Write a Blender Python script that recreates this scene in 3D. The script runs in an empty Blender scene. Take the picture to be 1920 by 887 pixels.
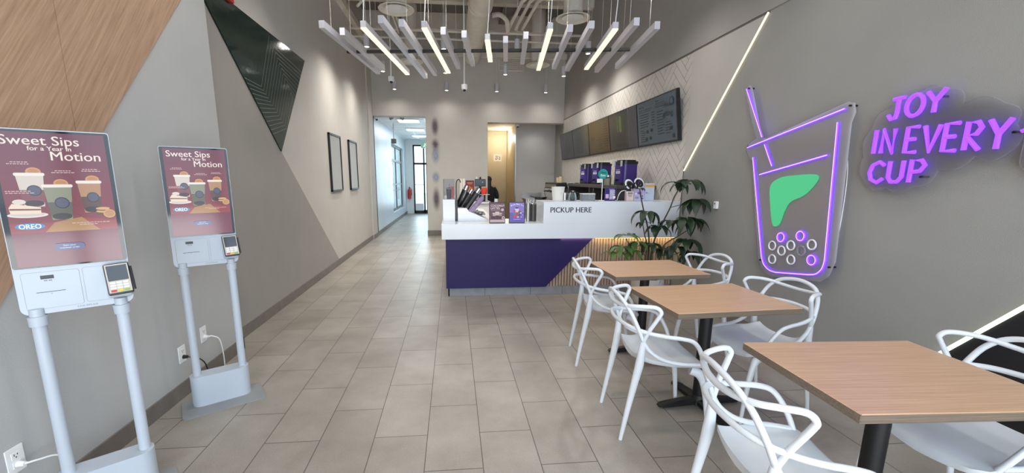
import bpy, bmesh, math, random
from mathutils import Vector, Matrix
random.seed(7)
SC = bpy.context.scene
COL = SC.collection
PI = math.pi

# ------------------------------------------------------------------ camera
CAMH = 1.48
def make_camera():
    yaw, pitch, roll, f, cx, cy = 0.09031345, 0.18111268, 0.00358020, 764.736, 918.931, 475.0
    sy, cyw, sp, cp = math.sin(yaw), math.cos(yaw), math.sin(pitch), math.cos(pitch)
    fwd = Vector((sy*cp, cyw*cp, -sp)); right = Vector((cyw, -sy, 0)); up = right.cross(fwd)
    c, s = math.cos(roll), math.sin(roll)
    r2 = c*right + s*up; u2 = -s*right + c*up
    cam = bpy.data.cameras.new('camera')
    cam.sensor_fit = 'HORIZONTAL'; cam.sensor_width = 36
    cam.lens = 36*f/1920
    cam.shift_x = (960-cx)/1920; cam.shift_y = (cy-443.5)/1920
    cam.clip_start = 0.05; cam.clip_end = 200
    o = bpy.data.objects.new('camera', cam); COL.objects.link(o)
    m = Matrix((r2, u2, -fwd)).transposed().to_4x4(); m.translation = (0, 0, CAMH)
    o.matrix_world = m
    SC.camera = o
make_camera()

# ------------------------------------------------------------------ view, world, large lights
vs = SC.view_settings
vs.view_transform = 'Standard'; vs.look = 'None'; vs.gamma = 1; vs.use_curve_mapping = False
vs.exposure = 0.08
SC.cycles.diffuse_bounces = 8; SC.cycles.max_bounces = 16
WORLD_STRENGTH = 3.6
FRONT_DAY = 62.0
SPOT_W = 85.0
w = bpy.data.worlds.new('sky'); SC.world = w; w.use_nodes = True
nt = w.node_tree; bg = nt.nodes['Background']
tc = nt.nodes.new('ShaderNodeTexCoord'); sep = nt.nodes.new('ShaderNodeSeparateXYZ')
rmp = nt.nodes.new('ShaderNodeValToRGB')
rmp.color_ramp.elements[0].position = 0.42; rmp.color_ramp.elements[0].color = (0.45, 0.46, 0.47, 1)
rmp.color_ramp.elements[1].position = 0.56; rmp.color_ramp.elements[1].color = (0.72, 0.86, 1.0, 1)
mp = nt.nodes.new('ShaderNodeMath'); mp.operation = 'MULTIPLY_ADD'; mp.inputs[1].default_value = .5; mp.inputs[2].default_value = .5
nt.links.new(tc.outputs['Generated'], sep.inputs[0]); nt.links.new(sep.outputs['Z'], mp.inputs[0])
nt.links.new(mp.outputs[0], rmp.inputs[0]); nt.links.new(rmp.outputs[0], bg.inputs[0])
bg.inputs[1].default_value = WORLD_STRENGTH

def area_light(name, loc, rot, sx, sy, power, color):
    l = bpy.data.lights.new(name, 'AREA'); l.shape = 'RECTANGLE'; l.size = sx; l.size_y = sy
    l.energy = power; l.color = color
    o = bpy.data.objects.new(name, l); COL.objects.link(o); o.location = loc; o.rotation_euler = rot
    return o
# daylight through the shop front behind the camera and through the glazed back door
area_light('shop_front_daylight', (0.4, -1.6, 2.3), (math.radians(97), 0, 0), 4.2, 3.8, FRONT_DAY, (0.68, 0.84, 1.0))
area_light('ceiling_fill_light', (0.4, -2.3, 0.15), (math.radians(128), 0, 0), 4.2, 1.6, 150.0, (1.0, .97, .92))  # added upward fill that brightens the ceiling, standing in for pavement bounce
area_light('back_door_daylight', (-1.3, 17.9, 1.5), (math.radians(-90), 0, 0), 1.2, 2.4, 60.0, (0.80, 0.92, 1.0))

def spot(name, loc, power=SPOT_W, size=160, color=(1.0, 0.955, 0.885), r=.06, blend=1.0):
    l = bpy.data.lights.new(name, 'SPOT'); l.energy = power; l.color = color
    l.spot_size = math.radians(size); l.spot_blend = blend; l.shadow_soft_size = r
    o = bpy.data.objects.new(name, l); COL.objects.link(o); o.location = loc
    return o

# ------------------------------------------------------------------ materials
def lin(c):
    if isinstance(c, str):
        c = [int(c[i:i+2], 16)/255 for i in (0, 2, 4)]
    return tuple((x/12.92 if x <= .04045 else ((x+.055)/1.055)**2.4) for x in c)
def new_mat(name):
    m = bpy.data.materials.new(name); m.use_nodes = True
    n = m.node_tree; return m, n, n.nodes['Principled BSDF']
def mat(name, col, rough=.5, metal=0.0, var=.06, scale=8.0, bump=0.0, bscale=60.0, stretch=None, emit=None, estr=0.0, coat=0.0, spec=None):
    """Principled material with a little procedural colour noise and optional bump."""
    m, n, b = new_mat(name)
    c = lin(col)
    t = n.nodes.new('ShaderNodeTexCoord'); mpn = n.nodes.new('ShaderNodeMapping')
    if stretch: mpn.inputs['Scale'].default_value = stretch
    n.links.new(t.outputs['Object'], mpn.inputs[0])
    nz = n.nodes.new('ShaderNodeTexNoise'); nz.inputs['Scale'].default_value = scale; nz.inputs['Detail'].default_value = 4
    n.links.new(mpn.outputs[0], nz.inputs['Vector'])
    r = n.nodes.new('ShaderNodeValToRGB')
    r.color_ramp.elements[0].position = .3; r.color_ramp.elements[1].position = .7
    r.color_ramp.elements[0].color = tuple(max(0, x*(1-var)) for x in c)+(1,)
    r.color_ramp.elements[1].color = tuple(min(1, x*(1+var)) for x in c)+(1,)
    n.links.new(nz.outputs['Fac'], r.inputs[0]); n.links.new(r.outputs[0], b.inputs['Base Color'])
    b.inputs['Roughness'].default_value = rough; b.inputs['Metallic'].default_value = metal
    if coat: b.inputs['Coat Weight'].default_value = coat
    if spec is not None: b.inputs['Specular IOR Level'].default_value = spec
    if bump:
        nb = n.nodes.new('ShaderNodeTexNoise'); nb.inputs['Scale'].default_value = bscale
        n.links.new(mpn.outputs[0], nb.inputs['Vector'])
        bp = n.nodes.new('ShaderNodeBump'); bp.inputs['Strength'].default_value = bump; bp.inputs['Distance'].default_value = .01
        n.links.new(nb.outputs['Fac'], bp.inputs['Height']); n.links.new(bp.outputs[0], b.inputs['Normal'])
    if emit:
        b.inputs['Emission Color'].default_value = lin(emit)+(1,); b.inputs['Emission Strength'].default_value = estr
    return m
def wood_mat(name, c1, c2, axis='x', rough=.5, fine=1.0, rot=0.0):
    m, n, b = new_mat(name)
    t = n.nodes.new('ShaderNodeTexCoord'); mpn = n.nodes.new('ShaderNodeMapping')
    sc = {'x': (1.2, 40*fine, 40*fine), 'y': (40*fine, 1.2, 40*fine), 'z': (40*fine, 40*fine, 1.2)}[axis]
    m0 = n.nodes.new('ShaderNodeMapping'); m0.inputs['Rotation'].default_value = (rot, 0, 0)
    n.links.new(t.outputs['Object'], m0.inputs[0])
    mpn.inputs['Scale'].default_value = sc; n.links.new(m0.outputs[0], mpn.inputs[0])
    a = n.nodes.new('ShaderNodeTexNoise'); a.inputs['Scale'].default_value = 3.0; a.inputs['Detail'].default_value = 6; a.inputs['Roughness'].default_value = .65
    n.links.new(mpn.outputs[0], a.inputs['Vector'])
    r = n.nodes.new('ShaderNodeValToRGB'); r.color_ramp.elements[0].position = .32; r.color_ramp.elements[1].position = .66
    r.color_ramp.elements[0].color = lin(c1)+(1,); r.color_ramp.elements[1].color = lin(c2)+(1,)
    n.links.new(a.outputs['Fac'], r.inputs[0]); n.links.new(r.outputs[0], b.inputs['Base Color'])
    b.inputs['Roughness'].default_value = rough
    return m
def art_mat(name, emit, rough=.25, estr=1.0, coat=0.0):
    """flat print or display: colour from the face colours of the artwork"""
    m, n, b = new_mat(name)
    a = n.nodes.new('ShaderNodeAttribute'); a.attribute_name = 'Col'
    nz = n.nodes.new('ShaderNodeTexNoise'); nz.inputs['Scale'].default_value = 300
    mx = n.nodes.new('ShaderNodeMix'); mx.data_type = 'RGBA'; mx.blend_type = 'MULTIPLY'; mx.inputs[0].default_value = .06
    n.links.new(a.outputs['Color'], mx.inputs[6]); n.links.new(nz.outputs['Color'], mx.inputs[7])
    if emit:
        b.inputs['Base Color'].default_value = (.01, .01, .012, 1)
        n.links.new(mx.outputs[2], b.inputs['Emission Color']); b.inputs['Emission Strength'].default_value = estr
    else:
        n.links.new(mx.outputs[2], b.inputs['Base Color'])
    b.inputs['Roughness'].default_value = rough
    if coat: b.inputs['Coat Weight'].default_value = coat
    return m
def emit_mat(name, col, strength):
    m, n, b = new_mat(name)
    nz = n.nodes.new('ShaderNodeTexNoise'); nz.inputs['Scale'].default_value = 20
    mx = n.nodes.new('ShaderNodeMix'); mx.data_type = 'RGBA'; mx.blend_type = 'MULTIPLY'; mx.inputs[0].default_value = .03
    mx.inputs[6].default_value = lin(col)+(1,); n.links.new(nz.outputs['Color'], mx.inputs[7])
    n.links.new(mx.outputs[2], b.inputs['Emission Color']); b.inputs['Emission Strength'].default_value = strength
    b.inputs['Base Color'].default_value = (.03, .03, .03, 1); b.inputs['Roughness'].default_value = .4
    return m
def clear_mat(name, tint, fac=.12, rough=.05, ior=1.45):
    """clear acrylic or glass sheet: mostly see-through with a gloss"""
    m, n, b = new_mat(name)
    out = n.nodes['Material Output']
    tr = n.nodes.new('ShaderNodeBsdfTransparent'); tr.inputs[0].default_value = lin(tint)+(1,)
    fr = n.nodes.new('ShaderNodeFresnel'); fr.inputs[0].default_value = ior
    ad = n.nodes.new('ShaderNodeMath'); ad.operation = 'ADD'; ad.inputs[1].default_value = fac; ad.use_clamp = True
    n.links.new(fr.outputs[0], ad.inputs[0])
    mx = n.nodes.new('ShaderNodeMixShader'); n.links.new(ad.outputs[0], mx.inputs[0])
    n.links.new(tr.outputs[0], mx.inputs[1]); n.links.new(b.outputs[0], mx.inputs[2])
    b.inputs['Base Color'].default_value = lin(tint)+(1,); b.inputs['Roughness'].default_value = rough
    n.links.new(mx.outputs[0], out.inputs[0])
    return m
def floor_mat(name, x0, y0, tw, tl, c1, c2, mortar, rough=.38):
    m, n, b = new_mat(name)
    t = n.nodes.new('ShaderNodeTexCoord')
    sx = n.nodes.new('ShaderNodeSeparateXYZ'); cb = n.nodes.new('ShaderNodeCombineXYZ')
    n.links.new(t.outputs['Object'], sx.inputs[0])
    ax = n.nodes.new('ShaderNodeMath'); ax.inputs[1].default_value = -y0
    ay = n.nodes.new('ShaderNodeMath'); ay.inputs[1].default_value = -x0
    n.links.new(sx.outputs['Y'], ax.inputs[0]); n.links.new(sx.outputs['X'], ay.inputs[0])
    n.links.new(ax.outputs[0], cb.inputs[0]); n.links.new(ay.outputs[0], cb.inputs[1])
    br = n.nodes.new('ShaderNodeTexBrick'); br.offset = .5; br.offset_frequency = 2; br.squash = 1
    br.inputs['Scale'].default_value = 1; br.inputs['Brick Width'].default_value = tl; br.inputs['Row Height'].default_value = tw
    br.inputs['Mortar Size'].default_value = .0028; br.inputs['Mortar Smooth'].default_value = .2; br.inputs['Bias'].default_value = 0
    br.inputs['Color1'].default_value = lin(c1)+(1,); br.inputs['Color2'].default_value = lin(c2)+(1,); br.inputs['Mortar'].default_value = lin(mortar)+(1,)
    n.links.new(cb.outputs[0], br.inputs['Vector'])
    nz = n.nodes.new('ShaderNodeTexNoise'); nz.inputs['Scale'].default_value = 2.2; nz.inputs['Detail'].default_value = 6; nz.inputs['Roughness'].default_value = .6
    n2 = n.nodes.new('ShaderNodeTexNoise'); n2.inputs['Scale'].default_value = 160; n2.inputs['Detail'].default_value = 2
    n.links.new(t.outputs['Object'], nz.inputs['Vector']); n.links.new(t.outputs['Object'], n2.inputs['Vector'])
    r = n.nodes.new('ShaderNodeValToRGB'); r.color_ramp.elements[0].position = .33; r.color_ramp.elements[1].position = .68
    r.color_ramp.elements[0].color = (.72, .70, .68, 1); r.color_ramp.elements[1].color = (1, 1, 1, 1)
    n.links.new(nz.outputs['Fac'], r.inputs[0])
    r2 = n.nodes.new('ShaderNodeValToRGB'); r2.color_ramp.elements[0].position = .35; r2.color_ramp.elements[1].position = .6
    r2.color_ramp.elements[0].color = (.86, .86, .86, 1); r2.color_ramp.elements[1].color = (1, 1, 1, 1)
    n.links.new(n2.outputs['Fac'], r2.inputs[0])
    m1 = n.nodes.new('ShaderNodeMix'); m1.data_type = 'RGBA'; m1.blend_type = 'MULTIPLY'; m1.inputs[0].default_value = 1
    m2 = n.nodes.new('ShaderNodeMix'); m2.data_type = 'RGBA'; m2.blend_type = 'MULTIPLY'; m2.inputs[0].default_value = 1
    n.links.new(br.outputs['Color'], m1.inputs[6]); n.links.new(r.outputs[0], m1.inputs[7])
    n.links.new(m1.outputs[2], m2.inputs[6]); n.links.new(r2.outputs[0], m2.inputs[7])
    n.links.new(m2.outputs[2], b.inputs['Base Color'])
    b.inputs['Roughness'].default_value = rough
    bp = n.nodes.new('ShaderNodeBump'); bp.inputs['Strength'].default_value = .4; bp.inputs['Distance'].default_value = .004; bp.invert = True
    n.links.new(br.outputs['Fac'], bp.inputs['Height']); n.links.new(bp.outputs[0], b.inputs['Normal'])
    return m

M = {}
M['floor'] = floor_mat('floor_tile', -.166, 2.183, .3055, .6075, 'aca59b', 'a0998f', '5f5953')
M['wall_near'] = mat('wall_paint_cool', 'b4b4b3', .75, var=.03, scale=3, bump=.15, bscale=220)
M['wall_far'] = mat('wall_paint_warm', 'c3beb7', .75, var=.03, scale=3, bump=.15, bscale=220)
M['wall_tri'] = mat('wall_paint_taupe', '9b9791', .75, var=.03, scale=3, bump=.15, bscale=220)
M['wall_right'] = mat('wall_paint_grey', '949390', .75, var=.03, scale=3, bump=.2, bscale=200)
M['wall_top'] = mat('wall_paint_upper', 'a39f9a', .8, var=.03, scale=3, bump=.15, bscale=200)
M['panel_grey'] = mat('wall_panel_paint', 'b9b6b1', .7, var=.03, scale=3, bump=.12, bscale=200)
M['wall_back'] = mat('wall_paint_back', 'c0bbb4', .75, var=.03, scale=3, bump=.12, bscale=200)
M['cool_white'] = mat('corridor_paint', 'c9d2d8', .35, var=.04, scale=2)
M['white_paint'] = mat('white_paint', 'e6e6e4', .6, var=.02)
M['cream'] = mat('cream_paint', 'c4b89f', .6, var=.04, scale=4)
M['skirting'] = mat('skirting_tile', '756e68', .5, var=.12, scale=10)
M['toe'] = mat('toe_kick_tile', '838488', .5, var=.10, scale=14)
M['deck'] = mat('ceiling_deck_paint', '746e68', .9, var=.1, scale=4)
M['duct'] = mat('duct_paint', 'd6cfc4', .75, var=.06, scale=6, bump=.1, bscale=40)
M['beam'] = mat('beam_paint', 'dad3c7', .8, var=.05, scale=6)
M['white_plastic'] = mat('white_plastic', 'e9e9e8', .35, var=.01)
M['chair_white'] = mat('white_polypropylene', 'd3d6da', .38, var=.015, scale=12)
M['kiosk_white'] = mat('kiosk_white', 'b7bfc9', .4, var=.01)
M['black'] = mat('black_plastic', '131316', .35, var=.1)
M['black_matte'] = mat('black_powder_coat', '0d0d0e', .5, var=.15, scale=30)
M['black_wall'] = mat('black_wall_panel', '17151a', .55, var=.1)
M['grey_plate'] = mat('grey_steel_plate', '8d8f90', .5, .1, var=.05)
M['steel'] = mat('stainless_steel', 'b5b3b0', .28, .9, var=.06, stretch=(1, 1, 20))
M['dark_steel'] = mat('dark_appliance', '4a4744', .4, .3, var=.08)
M['chrome'] = mat('chrome', 'd0d0d2', .12, 1.0, var=.03)
M['oak'] = wood_mat('oak_laminate', 'b58f70', 'd0aa88', 'x', .35, 1.2)
M['oak_edge'] = wood_mat('oak_edge_band', '5c5047', '83725f', 'x', .5, 1.6)
M['wood_panel'] = wood_mat('wood_wall_laminate', '9d7c63', 'bd9b80', 'z', .5, .9, rot=math.radians(35))
M['slat'] = wood_mat('oak_slat', '8e7868', 'b29b87', 'z', .55, 1.2)
M['slat_dark'] = mat('slat_backing', '3d342e', .8)
M['purple'] = mat('purple_laminate', '271c52', .45, var=.05, scale=3, spec=.25)
M['purple_gloss'] = mat('purple_plastic', '37236f', .25, var=.06)
M['white_stone'] = mat('white_solid_surface', 'dfe3e8', .22, var=.015, scale=5)
M['green_panel'] = mat('dark_green_gloss', '0f2622', .1, var=.06, scale=3, bump=.05, bscale=25)
M['line'] = mat('etched_line', '5d6663', .4)
M['herring'] = mat('white_gloss_tile', 'cdc8c2', .2, var=.04, scale=3)
M['grout'] = mat('grey_grout', '6b6560', .8)
M['tv'] = mat('switched_off_panel', '1b1f27', .16, var=.1)
M['lit'] = emit_mat('lit_diffuser', 'ffe6b4', 1.75)
M['led'] = emit_mat('led_strip', 'fff0c8', 1.7)
M['led_cool'] = emit_mat('led_strip_cool', 'f2ffe6', 2.4)
M['led_warm'] = emit_mat('led_strip_warm', 'ffcf7a', 4.0)
M['lamp'] = emit_mat('lamp_face', 'fff4e0', 9.0)
M['tube_light'] = emit_mat('troffer_panel', 'ffffff', 3.0)
M['bar'] = mat('satin_aluminium', 'c9c7cd', .42, .1, var=.02)
M['neon'] = emit_mat('purple_neon', '6a2bff', 3.6)
M['neon_core'] = emit_mat('purple_neon_core', 'e9c4ff', 1.5)
M['neon_green'] = emit_mat('green_neon', '49cf8c', .85)
M['acrylic'] = clear_mat('clear_acrylic', 'f1f1f4', .02)
M['glass'] = clear_mat('clear_glass', 'eef5f6', .02)
M['frosted'] = clear_mat('frosted_plastic', 'e2e4e8', .14, .3)
M['picture_glass'] = clear_mat('picture_glazing', 'f4f6f6', .0, .08, 1.12)
M['leaf'] = mat('leaf_green', '1f331f', .4, var=.35, scale=9)
M['leaf_young'] = mat('young_leaf_green', '46652c', .4, var=.25, scale=9)
M['stem'] = mat('plant_stem', '3a3526', .7, var=.2)
M['soil'] = mat('soil', '2a211b', .95, var=.3, scale=40)
M['pot'] = mat('white_ceramic', 'c9c6bf', .35, var=.03)
M['red'] = mat('red_enamel', 'c42a25', .35, var=.05)
M['orange_red'] = mat('orange_red_plastic', 'e2432f', .4, var=.05)
M['hair'] = mat('black_hair', '0c0b0d', .5, var=.2, scale=40)
M['cloth'] = mat('black_cotton', '141417', .85, var=.2, scale=60)
M['skin'] = mat('skin', 'b58a70', .5, var=.05)
M['teal'] = mat('teal_sign', '1a8f83', .4)
M['paper'] = mat('white_paper', 'e2e0da', .6, var=.02)
M['beige'] = mat('beige_paper', 'cbb999', .7, var=.04)
M['screen_art'] = art_mat('screen_picture', True, .12, 1.0)
M['print_art'] = art_mat('printed_picture', False, .55)
M['board_art'] = art_mat('dim_menu_picture', False, .18)

# ------------------------------------------------------------------ mesh helpers
def B(): return bmesh.new()
def setmi(bm, faces, mi, smooth=None):
    for f in faces: f.material_index = mi
def add_box(bm, lo, hi, bevel=0.0, seg=2, mi=0, mtx=None):
    lo, hi = Vector(lo), Vector(hi)
    r = bmesh.ops.create_cube(bm, size=1.0)
    vs_ = r['verts']; c = (lo+hi)/2; s = hi-lo
    for v in vs_: v.co = Vector((v.co.x*s.x, v.co.y*s.y, v.co.z*s.z))+c
    fs = set(f for v in vs_ for f in v.link_faces)
    if bevel > 0:
        es = list(set(e for v in vs_ for e in v.link_edges))
        rr = bmesh.ops.bevel(bm, geom=es, offset=min(bevel, min(s)*.49), segments=seg, affect='EDGES', profile=.5)
        fs = set(rr['faces']) | set(f for f in fs if f.is_valid)
        vs_ = list(set(v for f in fs for v in f.verts))
    for f in fs: f.material_index = mi
    if mtx is not None: bmesh.ops.transform(bm, matrix=mtx, verts=vs_)
    return vs_
def frame_at(d):
    d = d.normalized(); a = Vector((0, 0, 1)) if abs(d.z) < .95 else Vector((1, 0, 0))
    x = a.cross(d).normalized(); return x, d.cross(x)
def add_tube(bm, pts, rad, n=8, closed=False, caps=True, mi=0, flat=1.0):
    pts = [Vector(p) for p in pts]; k = len(pts)
    rs = list(rad) if isinstance(rad, (list, tuple)) else [rad]*k
    rings = []; px = None
    for i, p in enumerate(pts):
        if closed: d = pts[(i+1) % k]-pts[i-1]
        else: d = pts[min(i+1, k-1)]-pts[max(i-1, 0)]
        if d.length < 1e-9: d = Vector((0, 0, 1))
        d.normalize()
        if px is None: x, y = frame_at(d)
        else:
            x = px-d*px.dot(d)
            x = x.normalized() if x.length > 1e-6 else frame_at(d)[0]
            y = d.cross(x)
        px = x
        rings.append([bm.verts.new(p+(x*math.cos(2*PI*j/n)+y*math.sin(2*PI*j/n)*flat)*rs[i]) for j in range(n)])
    m = k if closed else k-1
    for i in range(m):
        a, b = rings[i], rings[(i+1) % k]
        for j in range(n):
            f = bm.faces.new((a[j], a[(j+1) % n], b[(j+1) % n], b[j])); f.material_index = mi
    if caps and not closed:
        f = bm.faces.new(list(reversed(rings[0]))); f.material_index = mi
        f = bm.faces.new(rings[-1]); f.material_index = mi
def add_cyl(bm, p0, p1, r, r1=None, n=20, mi=0):
    add_tube(bm, [p0, p1], [r, r if r1 is None else r1], n, mi=mi)
def add_lathe(bm, prof, c=(0, 0, 0), n=24, mi=0, mtx=None):
    c = Vector(c); rings = []; new = []
    for r, z in prof:
        if r < 1e-6: ring = [bm.verts.new(c+Vector((0, 0, z)))]
        else: ring = [bm.verts.new(c+Vector((r*math.cos(2*PI*j/n), r*math.sin(2*PI*j/n), z))) for j in range(n)]
        rings.append(ring); new += ring
    for a, b in zip(rings, rings[1:]):
        for j in range(n):
            q = [a[j % len(a)], a[(j+1) % len(a)], b[(j+1) % len(b)], b[j % len(b)]]
            q2 = []
            for v in q:
                if v not in q2: q2.append(v)
            if len(q2) > 2:
                f = bm.faces.new(q2); f.material_index = mi
    if mtx is not None: bmesh.ops.transform(bm, matrix=mtx, verts=new)
def add_prism(bm, poly, mtx, depth, mi=0):
    """poly in (u,v); extruded along the local z of mtx from 0 to depth"""
    a = [bm.verts.new(mtx @ Vector((u, v, 0))) for u, v in poly]
    b = [bm.verts.new(mtx @ Vector((u, v, depth))) for u, v in poly]
    k = len(poly); fs = []
    fs.append(bm.faces.new(list(reversed(a)))); fs.append(bm.faces.new(b))
    for i in range(k): fs.append(bm.faces.new((a[i], a[(i+1) % k], b[(i+1) % k], b[i])))
    for f in fs: f.material_index = mi
def quad(bm, pts, mi=0):
    f = bm.faces.new([bm.verts.new(p) for p in pts]); f.material_index = mi; return f
def add_ball(bm, c, r, mi=0, u=14, v=10):
    rx = r if isinstance(r, (tuple, list)) else (r, r, r)
    res = bmesh.ops.create_uvsphere(bm, u_segments=u, v_segments=v, radius=1.0)
    for q in res['verts']:
        q.co = Vector((q.co.x*rx[0]+c[0], q.co.y*rx[1]+c[1], q.co.z*rx[2]+c[2]))
        for f in q.link_faces: f.material_index = mi
def basis(o, x, y):
    """matrix with local x, y, z=x cross y at o"""
    x, y = Vector(x).normalized(), Vector(y).normalized(); z = x.cross(y)
    m = Matrix((x, y, z)).transposed().to_4x4(); m.translation = o; return m
def catmull(pts, k=6, closed=False):
    P = [Vector(p) for p in pts]; n = len(P); out = []
    for i in range(n if closed else n-1):
        if closed: p0, p1, p2, p3 = P[i-1], P[i], P[(i+1) % n], P[(i+2) % n]
        else: p0, p1, p2, p3 = P[max(i-1, 0)], P[i], P[i+1], P[min(i+2, n-1)]
        for j in range(k):
            t = j/k
            out.append(.5*((2*p1)+(p2-p0)*t+(2*p0-5*p1+4*p2-p3)*t*t+(3*p1-p0-3*p2+p3)*t**3))
    if not closed: out.append(P[-1])
    return out
def round_rect(x0, y0, x1, y1, r, k=5):
    out = []
    for cx, cy, a in ((x1-r, y1-r, 0), (x0+r, y1-r, 90), (x0+r, y0+r, 180), (x1-r, y0+r, 270)):
        for i in range(k+1):
            t = math.radians(a+90*i/k); out.append((cx+r*math.cos(t), cy+r*math.sin(t)))
    return out
def circ(cx, cy, rx, ry=None, n=20, a0=0, a1=360):
    ry = rx if ry is None else ry
    k = n if a1-a0 >= 360 else n+1
    return [(cx+rx*math.cos(math.radians(a0+(a1-a0)*i/n)), cy+ry*math.sin(math.radians(a0+(a1-a0)*i/n))) for i in range(k)]

def obj(name, bm, mats, parent=None, smooth=35, loc=None):
    bmesh.ops.recalc_face_normals(bm, faces=bm.faces[:])
    me = bpy.data.meshes.new(name); bm.to_mesh(me); bm.free()
    for m in (mats if isinstance(mats, (list, tuple)) else [mats]): me.materials.append(M[m] if isinstance(m, str) else m)
    if smooth:
        me.polygons.foreach_set('use_smooth', [True]*len(me.polygons))
        me.set_sharp_from_angle(angle=math.radians(smooth))
    o = bpy.data.objects.new(name, me); COL.objects.link(o)
    if smooth == 35 and len(me.polygons) > 6:
        wn = o.modifiers.new('weighted_normals', 'WEIGHTED_NORMAL'); wn.keep_sharp = True
    if parent: o.parent = parent
    if loc: o.location = loc
    return o
def tag(o, label, cat, group=None):
    o['label'] = label; o['category'] = cat
    if group: o['group'] = group
    return o
def thing(name, label, cat, loc=(0, 0, 0), rz=0.0, group=None):
    o = bpy.data.objects.new(name, None); COL.objects.link(o)
    o.location = loc; o.rotation_euler = (0, 0, rz); o.empty_display_size = .1
    return tag(o, label, cat, group)
def struct(name, bm, mats, smooth=35):
    o = obj(name, bm, mats, None, smooth); o['kind'] = 'structure'; return o
def copy_tree(o, parent=None):
    c = o.copy(); COL.objects.link(c)
    if parent: c.parent = parent
    for ch in list(o.children): copy_tree(ch, c)
    return c
def text_polys(s, size=1.0, align='LEFT', space=1.0, shear=0.0):
    """letters as flat triangles and quads in (u,v)"""
    cu = bpy.data.curves.new('t', 'FONT'); cu.body = s; cu.size = size; cu.align_x = align
    cu.space_character = space; cu.shear = shear; cu.resolution_u = 3
    ob = bpy.data.objects.new('t', cu); COL.objects.link(ob)
    dg = bpy.context.evaluated_depsgraph_get(); me = bpy.data.meshes.new_from_object(ob.evaluated_get(dg))
    out = [[(me.vertices[i].co.x, me.vertices[i].co.y) for i in p.vertices] for p in me.polygons]
    bpy.data.objects.remove(ob); bpy.data.curves.remove(cu); bpy.data.meshes.remove(me)
    return out
class Art:
    """flat picture: coloured polygons in (u,v), stacked a hair apart along the normal of mtx"""
    def __init__(s, mtx): s.m = mtx; s.bm = B(); s.col = []; s.z = 0.0
    def poly(s, pts, c, z=None):
        if z is None: s.z += .00005; z = s.z
        f = s.bm.faces.new([s.bm.verts.new(s.m @ Vector((u, v, z))) for u, v in pts]); f.normal_update()
        if f.normal.dot(s.m.col[2].to_3d()) < 0: f.normal_flip()
        s.col.append(lin(c)+(1,))
    def rect(s, x0, y0, x1, y1, c): s.poly([(x0, y0), (x1, y0), (x1, y1), (x0, y1)], c)
    def ell(s, cx, cy, rx, ry, c, n=20): s.poly(circ(cx, cy, rx, ry, n), c)
    def line(s, x0, y0, x1, y1, w, c):
        d = Vector((x1-x0, y1-y0)); d.normalize(); nx, ny = -d.y*w/2, d.x*w/2
        s.poly([(x0+nx, y0+ny), (x0-nx, y0-ny), (x1-nx, y1-ny), (x1+nx, y1+ny)], c)
    def text(s, t, x, y, size, c, align='LEFT', space=1.0, bold=0.0, sx=1.0):
        s.z += .00005
        for p in text_polys(t, size, align, space):
            s.poly([(x+u*sx, y+v) for u, v in p], c, s.z)
            if bold:
                s.poly([(x+u*sx+bold, y+v) for u, v in p], c, s.z+.00001)
    def grad(s, x0, y0, x1, y1, c0, c1, n=16):
        s.z += .00005
        for i in range(n):
            t = i/(n-1); a, b = lin(c0), lin(c1)
            ya, yb = y0+(y1-y0)*i/n, y0+(y1-y0)*(i+1)/n
            f = s.bm.faces.new([s.bm.verts.new(s.m @ Vector((u, v, s.z))) for u, v in ((x0, ya), (x1, ya), (x1, yb), (x0, yb))])
            f.normal_update()
            if f.normal.dot(s.m.col[2].to_3d()) < 0: f.normal_flip()
            s.col.append(tuple(a[k]*(1-t)+b[k]*t for k in range(3))+(1,))
    def done(s, name, m, parent=None):
        me = bpy.data.meshes.new(name); s.bm.to_mesh(me); s.bm.free()
        at = me.color_attributes.new('Col', 'FLOAT_COLOR', 'CORNER')
        for p in me.polygons:
            for li in p.loop_indices: at.data[li].color = s.col[p.index]
        me.materials.append(M[m])
        o = bpy.data.objects.new(name, me); COL.objects.link(o)
        if parent: o.parent = parent
        return o

# ================================================================== SETTING
XL0, XL1, XR = -1.857, -1.978, 2.875         # near left wall, far left wall, right wall
YJ, YB = 3.56, 10.73                         # jog of the left wall, face of the back wall
YF = -1.3                                    # shop front behind the camera
HT = 5.2
bm = B(); add_box(bm, (-3, YF-.2, -.12), (4.5, 19.5, 0)); struct('floor', bm, 'floor')
# left wall: near part stands proud of the far part
bm = B(); add_box(bm, (XL0-.6, YF, 0), (XL0, YJ, HT)); struct('wall_left', bm, 'wall_near')
bm = B(); add_box(bm, (XL1-.5, YJ, 0), (XL1, YB-.55, HT)); struct('wall_left_far', bm, 'wall_far')
# pilaster at the end of the left wall
bm = B(); add_box(bm, (XL1-.5, YB-.55, 0), (XL1+.03, YB, HT), .006); struct('trim_1', bm, 'wall_far')
# right wall
bm = B(); add_box(bm, (XR, YF, 0), (XR+.4, 11.62, HT)); struct('wall_right', bm, 'wall_right')
# upper field of the right wall, above the dark trim line
bm = B(); add_box(bm, (XR-.012, YF, 2.985), (XR+.01, 9.345, HT)); add_box(bm, (XR-.012, 9.355, 2.985), (XR+.01, YB, HT)); struct('wall_right_upper', bm, 'wall_top')
bm = B(); add_box(bm, (XR-.0125, 3.77, 2.964), (XR+.01, YB, 2.976)); struct('trim_2', bm, 'grout')
# back wall pieces with the two openings
bm = B()
add_box(bm, (XL1, YB, 3.0), (-.66, YB+.28, HT)); add_box(bm, (-.66, YB, 0), (.90, YB+.28, HT)); add_box(bm, (.90, YB, 2.885), (XR+.2, YB+.28, HT))
struct('wall_back', bm, 'wall_back')
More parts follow.
